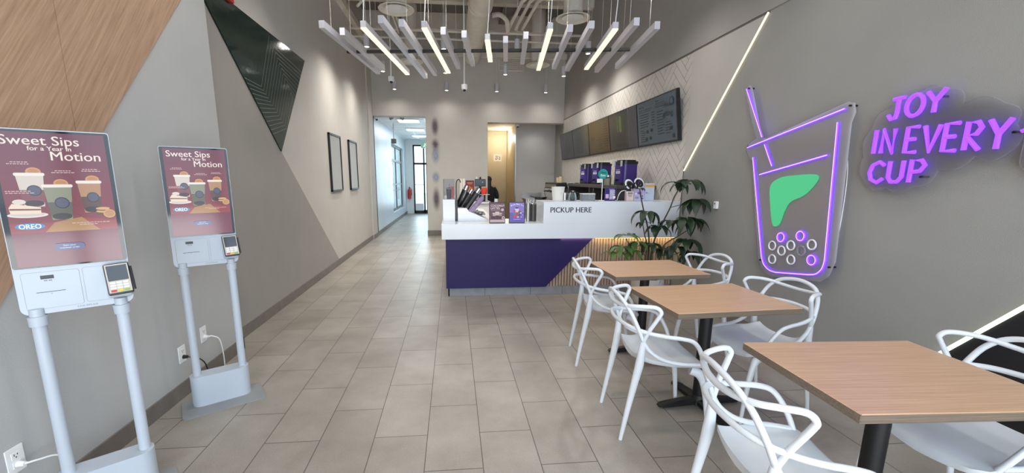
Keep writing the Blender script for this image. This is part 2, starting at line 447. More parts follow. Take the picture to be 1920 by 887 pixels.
# shop front behind the camera: piers, head, sill and mullions of a glazed opening
bm = B()
add_box(bm, (XL0-.6, YF-.2, 0), (XL0+.05, YF, HT)); add_box(bm, (XR-.05, YF-.2, 0), (XR+.4, YF, HT)); add_box(bm, (XL0-.6, YF-.2, 4.6), (XR+.4, YF, HT))
struct('wall_front', bm, 'wall_right')
bm = B()
for x in (-.75, .45, 1.65): add_box(bm, (x-.03, YF-.14, 0), (x+.03, YF-.06, 4.6))
add_box(bm, (XL0, YF-.14, 2.35), (XR, YF-.06, 2.42)); add_box(bm, (XL0, YF-.14, 0), (XR, YF-.06, .1))
struct('window_1', bm, 'black_matte')
# ceiling deck
bm = B(); add_box(bm, (XL0-.6, YF-.2, HT), (XR+.4, YB+.28, HT+.15)); struct('ceiling', bm, 'deck')
# skirtings
bm = B(); add_box(bm, (XL0, YF, 0), (XL0+.012, YJ+.012, .105)); add_box(bm, (XL1, YJ, 0), (XL0+.012, YJ+.012, .105)); struct('baseboard_left', bm, 'skirting')
bm = B(); add_box(bm, (XL1, YJ+.012, 0), (XL1+.012, YB-.55, .105)); add_box(bm, (XL1+.03, YB-.55, 0), (XL1+.042, YB, .105)); struct('baseboard_left_far', bm, 'skirting')
bm = B(); add_box(bm, (XR-.012, YF, 0), (XR, 5.0, .105)); struct('baseboard_right', bm, 'skirting')
bm = B(); add_box(bm, (-.66, YB-.012, 0), (.90, YB, .14)); add_box(bm, (-.672, YB-.012, 0), (-.66, YB+.28, .14)); struct('baseboard_back', bm, 'skirting')
# painted taupe triangle on the far left wall
bm = B(); mL = basis((XL1, 0, 0), (0, 1, 0), (0, 0, 1))
add_prism(bm, [(YJ, .105), (7.13, .105), (5.04, 1.80), (YJ, 3.04)], mL, .0025); struct('trim_3', bm, 'wall_tri')
# wood laminate triangle on the near left wall with its seam
bm = B(); mLn = basis((XL0, 0, 0), (0, 1, 0), (0, 0, 1))
def under(y): return .978+(y-1.784)*(2.68-.978)/(3.25-1.784)
add_prism(bm, [(-1.2, .25), (1.157, .25), (2.258, under(2.258)), (2.258, 3.6), (-1.2, 3.6)], mLn, .010)
add_prism(bm, [(2.262, under(2.262)), (3.50, under(3.50)), (3.50, 3.6), (2.262, 3.6)], mLn, .010)
struct('trim_4', bm, 'wood_panel')

# right wall: herringbone tile field and grey triangle panel
def herringbone():
    bm = B()
    y0, y1, z0, z1 = 4.955, YB, .90, 2.96
    L, W, g = .380, .095, .005
    quad(bm, [(XR-.004, y0, z0), (XR-.004, y1, z0), (XR-.004, y1, z1), (XR-.004, y0, z1)], 1)
    quad(bm, [(XR-.012, y0, z0), (XR, y0, z0), (XR, y0, z1), (XR-.012, y0, z1)], 1)
    r = math.radians(45); c, s = math.cos(r), math.sin(r)
    def clip(poly):
        for ax, lim, sg in ((0, y0, 1), (0, y1, -1), (1, z0, 1), (1, z1, -1)):
            out = []
            for i in range(len(poly)):
                a, b = poly[i-1], poly[i]
                da, db = sg*(a[ax]-lim), sg*(b[ax]-lim)
                if (da >= 0) != (db >= 0):
                    t = da/(da-db); out.append((a[0]+(b[0]-a[0])*t, a[1]+(b[1]-a[1])*t))
                if db >= 0: out.append(b)
            poly = out
            if len(poly) < 3: return None
        return poly
    R_ = 4  # tiles of 1:4
    for i in range(-60, 90):
        for j in range(-14, 14):
            # herringbone lattice: steps (W,W) along and (L,-L)... across
            for k in (0, 1):
                ox = i*W; oy = i*W
                ox += j*L; oy -= j*L
                if k == 0: rc = (ox+g/2, oy+g/2, ox+L-g/2, oy+W-g/2)
                else: rc = (ox+g/2, oy+W+g/2-0, ox+W-g/2, oy+W+L-g/2)
                P = [(rc[0], rc[1]), (rc[2], rc[1]), (rc[2], rc[3]), (rc[0], rc[3])]
                P = [(7.8+x*c-y*s, 1.9+x*s+y*c) for x, y in P]
                if max(p[0] for p in P) < y0 or min(p[0] for p in P) > y1 or max(p[1] for p in P) < z0 or min(p[1] for p in P) > z1: continue
                q = clip(P)
                if not q: continue
                a = [bm.verts.new((XR-.011, u, v)) for u, v in q]
                try: bm.faces.new(a)
                except ValueError: pass
    return bm
struct('wall_right_tile', herringbone(), ['herring', 'grout'], None)
bm = B(); mR = basis((XR, 0, 0), (0, -1, 0), (0, 0, 1))     # u = -y, normal = -x
add_prism(bm, [(-4.95, 1.63), (-3.775, 2.96), (-4.95, 2.96)], mR, .016); struct('trim_5', bm, 'panel_grey')
# black triangle low on the right wall
bm = B(); add_prism(bm, [(-2.30, .105), (1.3, .105), (1.3, 2.80), (-.205, 2.80)], mR, .02); struct('trim_6', bm, 'black_wall')

# corridor beyond the left opening
YC = 17.75
bm = B(); add_box(bm, (XL1-.3, YB, 0), (XL1+.015, 13.75, 3.2)); add_box(bm, (XL1-.3, 13.75, 0), (XL1+.015, YC+.3, .35)); add_box(bm, (XL1-.3, 13.75, 2.62), (XL1+.015, YC+.3, 3.2))
add_box(bm, (XL1-.3, 16.9, .35), (XL1+.015, YC+.3, 2.62)); struct('wall_corridor_left', bm, 'cool_white')
bm = B(); add_box(bm, (-.66, YB+.28, 0), (-.4, YC+.3, 3.2)); struct('wall_corridor_right', bm, 'cool_white')
bm = B(); add_box(bm, (XL1-.3, YB+.02, 3.06), (-.4, YC+.3, 3.2)); struct('ceiling_corridor', bm, 'white_paint')
bm = B()
for x in (-1.98, -1.37, -.76): add_box(bm, (x, YB+.28, 3.052), (x+.03, YC, 3.0625))
for k in range(12): add_box(bm, (XL1, YB+.4+k*.61, 3.053), (-.66, YB+.425+k*.61, 3.0625))
struct('trim_7', bm, 'white_plastic')
bm = B(); add_box(bm, (XL1+.015, YB, 0), (XL1+.027, YC, .105)); struct('baseboard_corridor', bm, 'skirting')
# dark edge line at the corridor mouth
bm = B(); add_box(bm, (XL1+.015, YB+.04, .1), (XL1+.035, YB+.075, 3.0)); struct('trim_8', bm, 'dark_steel')
# side window
bm = B()
for z0, z1 in ((.35, .43), (2.05, 2.13), (2.55, 2.62), (1.25, 1.29), (1.05, 1.07)): add_box(bm, (XL1-.12, 13.75, z0), (XL1-.06, 16.9, z1))
for y in (13.75, 15.3, 16.82): add_box(bm, (XL1-.12, y, .35), (XL1-.06, y+.08, 2.62))
o = struct('window_2', bm, 'dark_steel')
bm = B(); add_box(bm, (XL1-.095, 13.75, .35), (XL1-.085, 16.9, 2.62)); obj('window_pane', bm, 'glass', o)
# end of the corridor: white column and glazed door
bm = B(); add_box(bm, (XL1-.3, YC, 0), (-1.66, YC+.25, 3.2)); add_box(bm, (-1.66, YC, 2.86), (-.4, YC+.2, 3.2)); struct('wall_corridor_end', bm, 'white_paint')
bm = B()
for x in (-1.66, -1.24, -1.12, -.7): add_box(bm, (x, YC+.05, 0), (x+.06, YC+.12, 2.86))
for z0, z1 in ((2.05, 2.13), (2.8, 2.86), (0, .14)): add_box(bm, (-1.66, YC+.05, z0), (-.5, YC+.12, z1))
o = struct('door_1', bm, 'black_matte')
bm = B(); add_box(bm, (-1.62, YC+.08, .1), (-.5, YC+.09, 2.82)); obj('door_pane', bm, 'glass', o)
bm = B(); add_tube(bm, [(-1.05, YC+.0, .9), (-1.05, YC-.05, .92), (-1.05, YC-.05, 1.25), (-1.05, YC, 1.27)], .012); obj('door_handle', bm, 'steel', o)
bm = B(); add_box(bm, (-1.60, YC+.02, .12), (-1.26, YC+.05, .42)); obj('sill_panel', bm, 'white_paint', o)
bm = B(); add_tube(bm, [(-1.6, YC+.03, 1.22), (-1.24, YC+.03, 1.22)], .012); obj('push_bar', bm, 'dark_steel', o)
# pavement outside both ends
bm = B(); add_box(bm, (-14, YC+.3, -.2), (14, 45, -.1)); add_box(bm, (-14, -30, -.2), (14, YF-.2, -.1)); add_box(bm, (-14, 10, -.2), (-3, YC+.3, -.1)); struct('ground', bm, mat('pavement', 'b5b5b2', .9, var=.08, scale=2))

# passage behind the counter
bm = B(); add_box(bm, (1.75, 11.62, 0), (XR+.4, 11.75, 3.1)); struct('wall_passage_right', bm, mat('grey_cladding', 'b8b6b4', .4, var=.03, scale=2))
bm = B(); add_box(bm, (1.752, 11.612, 1.62), (XR, 11.622, 1.628)); add_box(bm, (1.745, 11.605, 0), (1.772, 11.62, 3.0)); struct('trim_9', bm, 'steel')
bm = B(); add_box(bm, (.4, 13.6, 0), (2.2, 13.75, 3.2)); add_box(bm, (1.76, 11.75, 0), (1.85, 13.6, 3.2)); add_box(bm, (.75, YB+.28, 0), (.9, 13.6, 3.2)); struct('wall_passage', bm, 'cream')
bm = B(); add_box(bm, (.75, YB+.28, 2.98), (XR+.4, 13.75, 3.1)); struct('ceiling_passage', bm, 'beam')
# door in the passage end wall
bm = B(); add_box(bm, (1.10, 13.57, 0), (1.74, 13.6, 2.82), .004); o = struct('door_2', bm, 'cream')
bm = B(); add_box(bm, (1.05, 13.56, 0), (1.10, 13.6, 2.88)); add_box(bm, (1.05, 13.56, 2.82), (1.75, 13.6, 2.88)); obj('door_frame', bm, 'cream', o)
bm = B(); add_cyl(bm, (1.68, 13.57, 1.05), (1.68, 13.52, 1.05), .025, n=12); obj('door_knob', bm, 'steel', o)
l = bpy.data.lights.new('passage_lamp', 'POINT'); l.energy = 22; l.color = (1, .9, .72); l.shadow_soft_size = .1
o = bpy.data.objects.new('passage_lamp', l); COL.objects.link(o); o.location = (1.6, 12.9, 2.7)
spot('alcove_fill', (2.25, 11.22, 2.84), 9, r=.12)  # added spot to brighten the grey cladding, no fixture there
area_light('corridor_lamp_glow', (-1.2, 13.5, 3.0), (0, 0, 0), .6, 4.5, 40, (.92, .97, 1))

# ceiling structure: bulkhead, cross beams, side ledges
bm = B(); add_box(bm, (XL1, YB-.10, 4.41), (XR, YB, 4.53)); struct('trim_10', bm, 'beam')
bm = B(); add_box(bm, (XL1, YJ, 4.50), (XL1+.10, YB, 4.62)); struct('trim_11', bm, 'beam')

# ================================================================== COUNTER
cn = thing('service_counter', 'white topped service counter with purple front panel and oak slats', 'counter', (1.36, 5.2, 0))
def cobj(name, bm, m, parent=None, **k):
    o = obj(name, bm, m, parent or cn, **k)
    if parent is None: o.location = (-1.36, -5.2, 0)
    return o
bm = B(); add_box(bm, (-.145, 4.95, .745), (XR-.016, 5.62, .933), .004); add_box(bm, (-.145, 5.60, .745), (.55, 7.6, .933), .004)
wt = cobj('worktop', bm, 'white_stone')
bm = B(); add_box(bm, (1.108, 4.949, .930), (XR-.016, 5.42, 1.201), .004); cobj('raised_bar', bm, 'white_stone')
bm = B(); add_box(bm, (-.132, 5.28, .930), (.024, 6.6, 1.215), .004); cobj('end_upstand', bm, 'white_stone')
bm = B(); add_prism(bm, [(-.098, .112), (1.172, .112), (1.775, .744), (-.098, .744)], basis((0, 5.03, 0), (1, 0, 0), (0, 0, 1)), .022); cobj('front_panel', bm, 'purple')
bm = B(); add_box(bm, (-.075, 5.06, .10), (XR-.012, 5.1, .745)); add_box(bm, (-.075, 5.06, .10), (-.05, 7.5, .745)); cobj('carcass', bm, 'slat_dark')
bm = B()
x = 1.16
while x < XR-.03:
    add_box(bm, (x, 5.036, .112), (x+.030, 5.062, .742), .003, 1); x += .038
cobj('slat_panel', bm, 'slat')
bm = B(); add_box(bm, (-.075, 5.045, 0), (XR-.012, 5.06, .112))
add_box(bm, (-.075, 5.045, 0), (-.06, 7.5, .112)); cobj('toe_kick', bm, 'toe')
for x in (.39, .98, 1.40, 1.85):
    bm = B(); add_box(bm, (x, 5.043, .001), (x+.004, 5.05, .112)); cobj('toe_joint', bm, 'slat_dark')
bm = B(); add_box(bm, (1.79, 4.99, .737), (XR-.03, 5.005, .7452)); cobj('led_strip', bm, 'led_warm')
lt = Art(basis((0, 4.9485, 0), (1, 0, 0), (0, 0, 1)))
lt.text('PICKUP HERE', 1.186, 1.071, .093, '0c0c10', sx=.95, bold=.003)
o = lt.done('lettering', 'print_art', cn); o.location = (-1.36, -5.2, 0)
# under-bar warm light
area_light('counter_strip_glow', (2.1, 5.0, .735), (0, 0, 0), 1.5, .02, 1.6, (1, .78, .42))

# rear counters behind the bar
bm = B(); rc = thing('back_counter', 'steel topped counter along the tiled wall under the menu screens', 'counter', (2.5, 8, 0))
add_box(bm, (2.2, 5.65, .10), (XR-.012, 11.5, .86)); o = obj('cabinet', bm, 'dark_steel', rc); o.location = (-2.5, -8, 0)
bm = B(); add_box(bm, (2.16, 5.63, .86), (XR-.012, 11.55, .90), .004); o = obj('worktop', bm, 'steel', rc); o.location = (-2.5, -8, 0)
sh = thing('machine_shelf', 'dark grey equipment riser under the purple drink dispensers', 'shelf', (2.5, 6.8, .90))
bm = B(); add_box(bm, (-.22, -1.2, .44), (.36, 1.3, .49), .004); obj('shelf_board', bm, 'dark_steel', sh)
for yy in (-1.15, 0, 1.25):
    bm = B(); add_box(bm, (-.2, yy, 0), (.35, yy+.04, .44)); obj('support', bm, 'dark_steel', sh)
bc = thing('left_back_counter', 'low white counter standing against the back wall beside the passage', 'counter', (.3, 10.3, 0))
bm = B(); add_box(bm, (-.25, -.35, .88), (.62, .40, .92), .004); obj('worktop', bm, 'white_stone', bc)
bm = B(); add_box(bm, (-.22, -.31, 0), (.58, .40, .88)); obj('cabinet', bm, 'white_paint', bc)
# stainless prep unit behind the bar
pu = thing('prep_unit', 'stainless steel prep unit standing behind the bar in front of the grey cladding', 'prep unit', (2.0, 9.4, 0))
bm = B(); add_box(bm, (-.30, -.4, .10), (.14, .5, .98), .006); obj('cabinet', bm, 'steel', pu)
bm = B(); add_box(bm, (-.32, -.42, .98), (.16, .55, 1.02), .004); obj('worktop', bm, 'steel', pu)
bm = B(); add_box(bm, (-.32, .53, 1.02), (.16, .55, 1.14)); obj('splashback', bm, 'steel', pu)
bm = B(); add_box(bm, (-.16, -.412, .55), (-.06, -.40, .9), .003); obj('door', bm, 'dark_steel', pu)
for x in (-.26, .1):
    bm = B(); add_cyl(bm, (x, -.3, 0), (x, -.3, .1), .02); obj('leg', bm, 'steel', pu)
bn = thing('black_pan', 'black shallow pan lying on the stainless prep unit', 'pan', (2.0, 9.3, 1.02))
bm = B(); add_lathe(bm, [(0, .002), (.12, .002), (.15, .05), (.155, .05), (.125, -.0), (0, 0)], n=20); obj('pan_body', bm, 'black', bn)
bm = B(); add_tube(bm, [(-.14, 0, .04), (-.25, 0, .07)], .011); obj('handle', bm, 'black', bn)

# ================================================================== TABLES AND CHAIRS
def make_table():
    t = thing('cafe_table', '', 'table')
    W2, D2 = .392, .291
    bm = B(); add_box(bm, (-W2, -D2, .7105), (W2, D2, .7455), .0025, 1)
    for f in bm.faces: f.material_index = 0 if f.normal.z > .6 else 1
    obj('tabletop', bm, ['oak', 'oak_edge'], t)
    bm = B(); add_cyl(bm, (0, 0, .045), (0, 0, .70), .038, n=24); obj('column', bm, 'black_matte', t)
    bm = B(); add_box(bm, (-.18, -.025, .70), (.18, .025, .7105)); add_box(bm, (-.025, -.18, .698), (.025, .18, .7105)); obj('top_bracket', bm, 'black_matte', t)
    bm = B()
    for k in range(4):
        a = PI/2*k; d = Vector((math.cos(a), math.sin(a), 0)); s = Vector((-d.y, d.x, 0))
        pr = [(0, .034, .055, .018), (.10, .033, .05, .016), (.22, .033, .034, .012), (.265, .030, .026, .010), (.285, .016, .020, .009)]
        rings = []
        for r, hw, top, bot in pr:
            c = d*r
            rings.append([bm.verts.new(c+s*hw*u+Vector((0, 0, z))) for u, z in ((-1, bot), (1, bot), (1, top*.75), (.6, top), (-.6, top), (-1, top*.75))])
        for A_, B_ in zip(rings, rings[1:]):
            for j in range(6): bm.faces.new((A_[j], A_[(j+1) % 6], B_[(j+1) % 6], B_[j]))
        bm.faces.new(rings[-1]); bm.faces.new(list(reversed(rings[0])))
    add_cyl(bm, (0, 0, .012), (0, 0, .075), .055, .042, n=20)
    obj('cross_base', bm, 'black_matte', t)
    for k in range(4):
        a = PI/2*k; bm = B(); add_cyl(bm, (.25*math.cos(a), .25*math.sin(a), 0), (.25*math.cos(a), .25*math.sin(a), .014), .016, n=12); obj('glide', bm, 'black', t)
    return t
TABLES = [((1.615, 2.372, 0), 2.8, 'oak topped cafe table in the middle of the row of three'),
          ((1.615, 3.24, 0), 1.8, 'oak topped cafe table nearest the white counter and the leafy plant'),
          ((1.692, 1.343, 0), -3.0, 'oak topped cafe table nearest the viewer, with purple sheen on top')]
tb = make_table()
for i, (p, a, lb) in enumerate(TABLES):
    t = tb if i == 0 else copy_tree(tb)
    t.location = p; t.rotation_euler = (0, 0, math.radians(a)); tag(t, lb, 'table', 'oak cafe tables along the right wall')

def mirror(pts): return [(-x, y, z) for x, y, z in pts]
def make_chair():
    t = thing('armchair', '', 'chair')
    # seat shell
    bm = B(); nu, nv = 16, 18
    top, bot = [], []
    for j in range(nv+1):
        v = j/nv; y = -.165+.385*v
        hw = .150+.075*min(1, v*2.2)**.7 - .02*max(0, v-.8)/.2*max(0, v-.8)/.2
        if v > .93: hw -= .03*((v-.93)/.07)**2
        rt, rb = [], []
        for i in range(nu+1):
            u = -1+2*i/nu
            z = .452+.030*abs(u)**3*(1-.55*v)+.055*max(0, .25-v)**2*16*.5-.030*max(0, v-.82)**2/.0324+.006*v
            yy = y+.018*(1-u*u)*max(0, v-.75)*4*.6
            th = .022+.012*(1-abs(u))
            rt.append(bm.verts.new((u*hw, yy, z))); rb.append(bm.verts.new((u*hw*.97, yy, z-th)))
        top.append(rt); bot.append(rb)
    for j in range(nv):
        for i in range(nu):
            bm.faces.new((top[j][i], top[j][i+1], top[j+1][i+1], top[j+1][i]))
            bm.faces.new((bot[j][i], bot[j+1][i], bot[j+1][i+1], bot[j][i+1]))
        bm.faces.new((top[j][0], top[j+1][0], bot[j+1][0], bot[j][0])); bm.faces.new((top[j][nu], bot[j][nu], bot[j+1][nu], top[j+1][nu]))
    for i in range(nu):
        bm.faces.new((top[0][i], bot[0][i], bot[0][i+1], top[0][i+1])); bm.faces.new((top[nv][i], top[nv][i+1], bot[nv][i+1], bot[nv][i]))
    obj('seat', bm, 'chair_white', t, 60)
    # legs
    for s in (1, -1):
        bm = B(); p = catmull([(s*.200, -.252, 0), (s*.197, -.225, .16), (s*.196, -.195, .33), (s*.200, -.172, .47), (s*.208, -.165, .60)], 6)
        n = len(p); add_tube(bm, p, [.0115+.0125*min(1, (q.z/.46))**1.2-(.008*max(0, q.z-.47)/.13) for q in p], 12, flat=.85); obj('leg', bm, 'chair_white', t, 60)
        bm = B(); p = catmull([(s*.203, .25, 0), (s*.200, .235, .15), (s*.195, .212, .30), (s*.186, .178, .395), (s*.172, .13, .420)], 6)
        add_tube(bm, p, [.011+.010*min(1, q.z/.42)+.012*max(0, q.z-.36)/.09 for q in p], 12, flat=.85); obj('leg', bm, 'chair_white', t, 60)
    # looping back: ears and crossing rails
    c2h = [(.208, -.165, .595), (.222, -.142, .665), (.243, -.102, .755), (.246, -.095, .782), (.236, -.118, .803), (.214, -.175, .803), (.178, -.228, .795), (.10, -.262, .782)]
    bm = B(); p = catmull(c2h+[(0, -.272, .776)]+mirror(c2h)[::-1], 6)
    add_tube(bm, p, .0125, 10, flat=.9); obj('backrest', bm, 'chair_white', t, 60)
    c3h = [(.214, .16, .468), (.224, .08, .474), (.220, .0, .484), (.216, -.07, .507), (.212, -.13, .552), (.208, -.165, .605), (.199, -.196, .68), (.172, -.232, .762), (.115, -.262, .815)]
    bm = B(); p = catmull(c3h+[(0, -.276, .836)]+mirror(c3h)[::-1], 6)
    add_tube(bm, p, [.0125 if abs(q.y) < .3 else .0125 for q in p], 10, flat=.9); obj('top_rail', bm, 'chair_white', t, 60)
    c1h = [(.214, .172, .462), (.232, .160, .510), (.247, .128, .575), (.254, .088, .618), (.253, .03, .634), (.246, -.04, .641), (.232, -.11, .650), (.200, -.182, .662), (.130, -.238, .673)]
    bm = B(); p = catmull(c1h+[(0, -.262, .678)]+mirror(c1h)[::-1], 6)
    add_tube(bm, p, .0125, 10, flat=.9); obj('armrest', bm, 'chair_white', t, 60)
    return t
GCH = 'white looped armchairs at the cafe tables'
CHAIRS = [((1.211, 2.226), -94.7, 'white looped armchair on the left of the middle cafe table'),
          ((1.247, 3.148), -98.8, 'white looped armchair on the left of the far cafe table, near the slatted counter'),
          ((1.185, 1.225), -99, 'white looped armchair with its back to us, left of the nearest cafe table'),
          ((1.97, 2.365), 96.1, 'white looped armchair under the neon cup, right of the middle cafe table'),
          ((2.05, 3.27), 92, 'white looped armchair partly hidden behind the far cafe table, beside the plant'),
          ((2.10, 1.33), 88, 'white looped armchair against the black triangle, right of the nearest cafe table')]
ch = make_chair()
for i, (p, a, lb) in enumerate(CHAIRS):
    t = ch if i == 0 else copy_tree(ch)
    t.location = (p[0], p[1], 0); t.rotation_euler = (0, 0, math.radians(a)); tag(t, lb, 'chair', GCH)

# ================================================================== KIOSKS
def make_kiosk():
    t = thing('order_kiosk', '', 'kiosk')
    W2 = .171; z0, z1 = .93, 1.662
    mF = basis((0, 0, 0), (1, 0, 0), (0, 0, 1))          # front face, normal -y
    bm = B(); add_prism(bm, round_rect(-.232, -.165, .229, .10, .02), Matrix.Translation((0, -.003, 0)), .007); add_box(bm, (-.2, -.06, .001), (.2, .06, .008)); obj('floor_plate', bm, 'grey_plate', t)
    bm = B(); add_prism(bm, round_rect(-.172, -.055, .160, .055, .054, 8), Matrix.Translation((0, 0, .0065)), .203); o = obj('base_box', bm, 'kiosk_white', t)
    for x in (-.129, .126):
        bm = B(); add_cyl(bm, (x, .0, .205), (x, .0, .955), .0225, n=24); add_cyl(bm, (x, 0, .885), (x, 0, .925), .0285, .030, n=24); obj('post', bm, 'kiosk_white', t)
    bm = B(); prof = round_rect(-W2, z0, W2, z1, .030, 6)
    # square upper corners are tighter
    prof = [(u, v) for u, v in round_rect(-W2, z0, W2, z0+.4, .03, 6) if v < z0+.2]+[]
    up = [(u, v) for u, v in round_rect(-W2, z1-.4, W2, z1, .010, 5) if v > z1-.2]
    prof = up+prof
    add_prism(bm, prof, basis((0, .034, 0), (1, 0, 0), (0, 0, 1)), .036)
    obj('housing', bm, 'kiosk_white', t)
    # glass front with black border
    bm = B(); add_prism(bm, round_rect(-.168, 1.122, .168, 1.658, .008), basis((0, -.002, 0), (1, 0, 0), (0, 0, 1)), .004); sc_ = obj('screen', bm, mat('black_glass', '0d1018', .06, var=.05), t)
    a = Art(basis((0, -.0062, 0), (1, 0, 0), (0, 0, 1)))
    x0, x1, y0, y1 = -.152, .155, 1.128, 1.650
    a.rect(x0, y0, x1, 1.262, '6d1f3c'); a.grad(x0, 1.262, x1, y1, '7d2230', '661d33', 12)
    a.poly([(x0, 1.262), (x1, 1.262), (x1, 1.30), (.06, 1.315), (-.04, 1.30), (x0, 1.30)], '8f2a2c')
    a.poly([(-.06, 1.262), (.10, 1.262), (.05, 1.318), (-.03, 1.300)], 'a7783f')
    a.text('Sweet Sips', -.140, 1.603, .050, 'e9ddd2', sx=1.02, bold=.0008)
    a.text('for a Year in', -.068, 1.582, .024, 'e9ddd2', sx=1.0, bold=.0006)
    a.text('Motion', -.012, 1.545, .050, 'e9ddd2', sx=1.02, bold=.0008)
    def cup(cx, by, w, h, body, mid, bot):
        a.ell(cx+.012, by+h+.010, .021, .017, 'c98d4e'); a.ell(cx+.012, by+h+.010, .015, .012, 'b87a3d')
        a.poly([(cx-w*.36, by), (cx+w*.36, by), (cx+w*.5, by+h), (cx-w*.5, by+h)], body)
        a.poly([(cx-w*.38, by+h*.12), (cx+w*.38, by+h*.12), (cx+w*.44, by+h*.52), (cx-w*.44, by+h*.52)], mid)
        a.poly(circ(cx, by+h*.10, w*.36, h*.10), bot)
        a.poly(round_rect(cx-w*.55, by+h-.006, cx+w*.55, by+h+.006, .005), 'e6ddd6')
        a.ell(cx+.006, by+h*.5, w*.27, h*.17, '241c2c'); a.ell(cx+.006, by+h*.5, w*.23, h*.14, '4b4a60')
    cup(-.075, 1.365, .075, .125, 'cfc4ba', '7a3f42', '3a1a22')
    cup(.088, 1.335, .070, .125, 'ad8058', '54332a', '2a1614')
    cup(-.005, 1.310, .080, .135, '84866f', '57543f', '2a1c18')
    a.ell(-.098, 1.333, .055, .011, 'ded6d2'); a.ell(-.098, 1.335, .047, .008, 'cbbfba')
    a.poly([(-.143, 1.338), (-.062, 1.336), (-.060, 1.362), (-.135, 1.378), (-.145, 1.362)], 'e4d3bd'); a.poly([(-.143, 1.352), (-.062, 1.350), (-.060, 1.356), (-.144, 1.359)], '7a4a38')
    a.ell(-.115, 1.384, .018, .010, 'd9cec4')
    for cx, cy, rx, ry, c in ((.118, 1.330, .022, .006, '5a3a26'), (.118, 1.338, .022, .006, 'cfa06a'), (.118, 1.346, .022, .006, '5a3a26'), (.118, 1.350, .022, .006, 'cfa06a'), (.136, 1.328, .019, .018, 'cf9c62'), (.136, 1.328, .015, .014, 'b98650')): a.ell(cx, cy, rx, ry, c)
    a.ell(-.098, 1.288, .041, .013, '2f86c4'); a.text('OREO', -.130, 1.279, .026, 'f2f6fa', sx=.86, bold=.0012)
    for u, v, wd in ((-.118, 1.535, .05), (-.128, 1.528, .06), (-.004, 1.503, .045), (-.014, 1.496, .065), (.075, 1.510, .05), (.072, 1.503, .056), (-.145, 1.424, .07), (-.145, 1.417, .075), (.02, 1.293, .115), (.04, 1.286, .06)):
        k = 0
        while k < wd-.004:
            q = random.uniform(.005, .012); a.rect(u+k, v, min(u+k+q, u+wd), v+.0028, 'cbb3b0'); k += q+.002
    a.poly(round_rect(-.045, 1.186, .045, 1.214, .012), '34407f'); a.text('Start your', 0, 1.2025, .009, 'dfe3f3', 'CENTER'); a.text('customer order', 0, 1.193, .009, 'dfe3f3', 'CENTER')
    a.done('display', 'screen_art', sc_)
    # printer door and right panel seams
    def ring(nm, x0, y0, x1, y1, r, w, m):
        bm = B(); pts = [(u, -.0022, v) for u, v in round_rect(x0, y0, x1, y1, r)]; add_tube(bm, pts, w, 6, closed=True); return obj(nm, bm, m, t)
    bm = B(); add_prism(bm, round_rect(-.152, .952, .012, 1.102, .008), basis((0, -.0015, 0), (1, 0, 0), (0, 0, 1)), .0015); pd = obj('printer_door', bm, 'kiosk_white', t)
    ring('door_seam', -.152, .952, .012, 1.102, .008, .0009, 'grey_plate')
    ring('panel_seam', .022, .955, .160, 1.105, .008, .0005, 'grey_plate')
    bm = B(); add_box(bm, (-.100, -.0040, 1.073), (-.062, -.002, 1.088), .001); obj('scanner_window', bm, 'black', pd)
    bm = B(); add_box(bm, (-.118, -.0040, 1.0185), (-.035, -.002, 1.0205)); obj('receipt_slot', bm, 'black', pd)
    a = Art(basis((0, -.0035, 0), (1, 0, 0), (0, 0, 1)))
    for u in (-.091, -.086, -.078, -.073): a.rect(u, 1.064, u+.004, 1.0685, '6b7480')
    a.rect(-.079, 1.010, -.074, 1.0125, '8b95a0'); a.done('icons', 'print_art', pd)
    a = Art(basis((0, -.0024, 0), (1, 0, 0), (0, 0, 1))); a.text('CHA-RPS-KI0', -.010, .938, .010, '6d7680', sx=1.1); a.done('lettering', 'print_art', t)
    # card terminal on its tilted cradle
    bm = B(); add_box(bm, (.088, -.036, .962), (.172, .02, 1.02), .012, 3); obj('terminal_cradle', bm, 'kiosk_white', t)
    mt = Matrix.Translation((.132, -.040, 1.046)) @ Matrix.Rotation(math.radians(-18), 4, 'X') @ Matrix.Rotation(math.radians(-3), 4, 'Y')
    bm = B(); add_box(bm, (-.042, -.012, -.068), (.042, .012, .068), .006, 2, mtx=mt); ct = obj('card_terminal', bm, 'black', t)
    bm = B(); add_box(bm, (-.038, -.0135, -.060), (.038, -.0118, .064), .002, 1, mtx=mt); obj('face_plate', bm, mat('champagne_plastic', 'b9b0a4', .35), ct)
    bm = B(); add_box(bm, (-.033, -.0150, -.008), (.033, -.0134, .058), .002, 1, mtx=mt); obj('terminal_screen', bm, mat('terminal_glass', '20242b', .08), ct)
    for r in range(4):
        for c in range(3):
            m = ('red', 'yellow_key', 'green_key')[c] if r == 0 else 'white_plastic'
            if m not in M: M[m] = mat(m, 'e0c22c' if m == 'yellow_key' else '8fae3a', .4)
            bm = B(); add_box(bm, (-.031+.0215*c, -.0165, -.056+.0115*r), (-.0125+.0215*c, -.0135, -.0475+.0115*r), .002, 1, mtx=mt); obj('key', bm, m, ct)
    bm = B(); add_tube(bm, [mt @ Vector(p) for p in ((.046, .004, .05), (.047, .004, -.055))], .004, 8); obj('stylus', bm, 'black', ct)
    return t
KI = [((-1.572, 2.712, 0), 32.6, 'white self order kiosk standing further back beside the wall outlets'),
      ((-1.583, 1.817, 0), 36.0, 'white self order kiosk nearest the viewer under the wood laminate panel')]
kk = make_kiosk()
for i, (p, a, lb) in enumerate(KI):
    t = kk if i == 0 else copy_tree(kk)
    t.location = p; t.rotation_euler = (0, 0, math.radians(a)); tag(t, lb, 'kiosk', 'self order kiosks along the left wall')

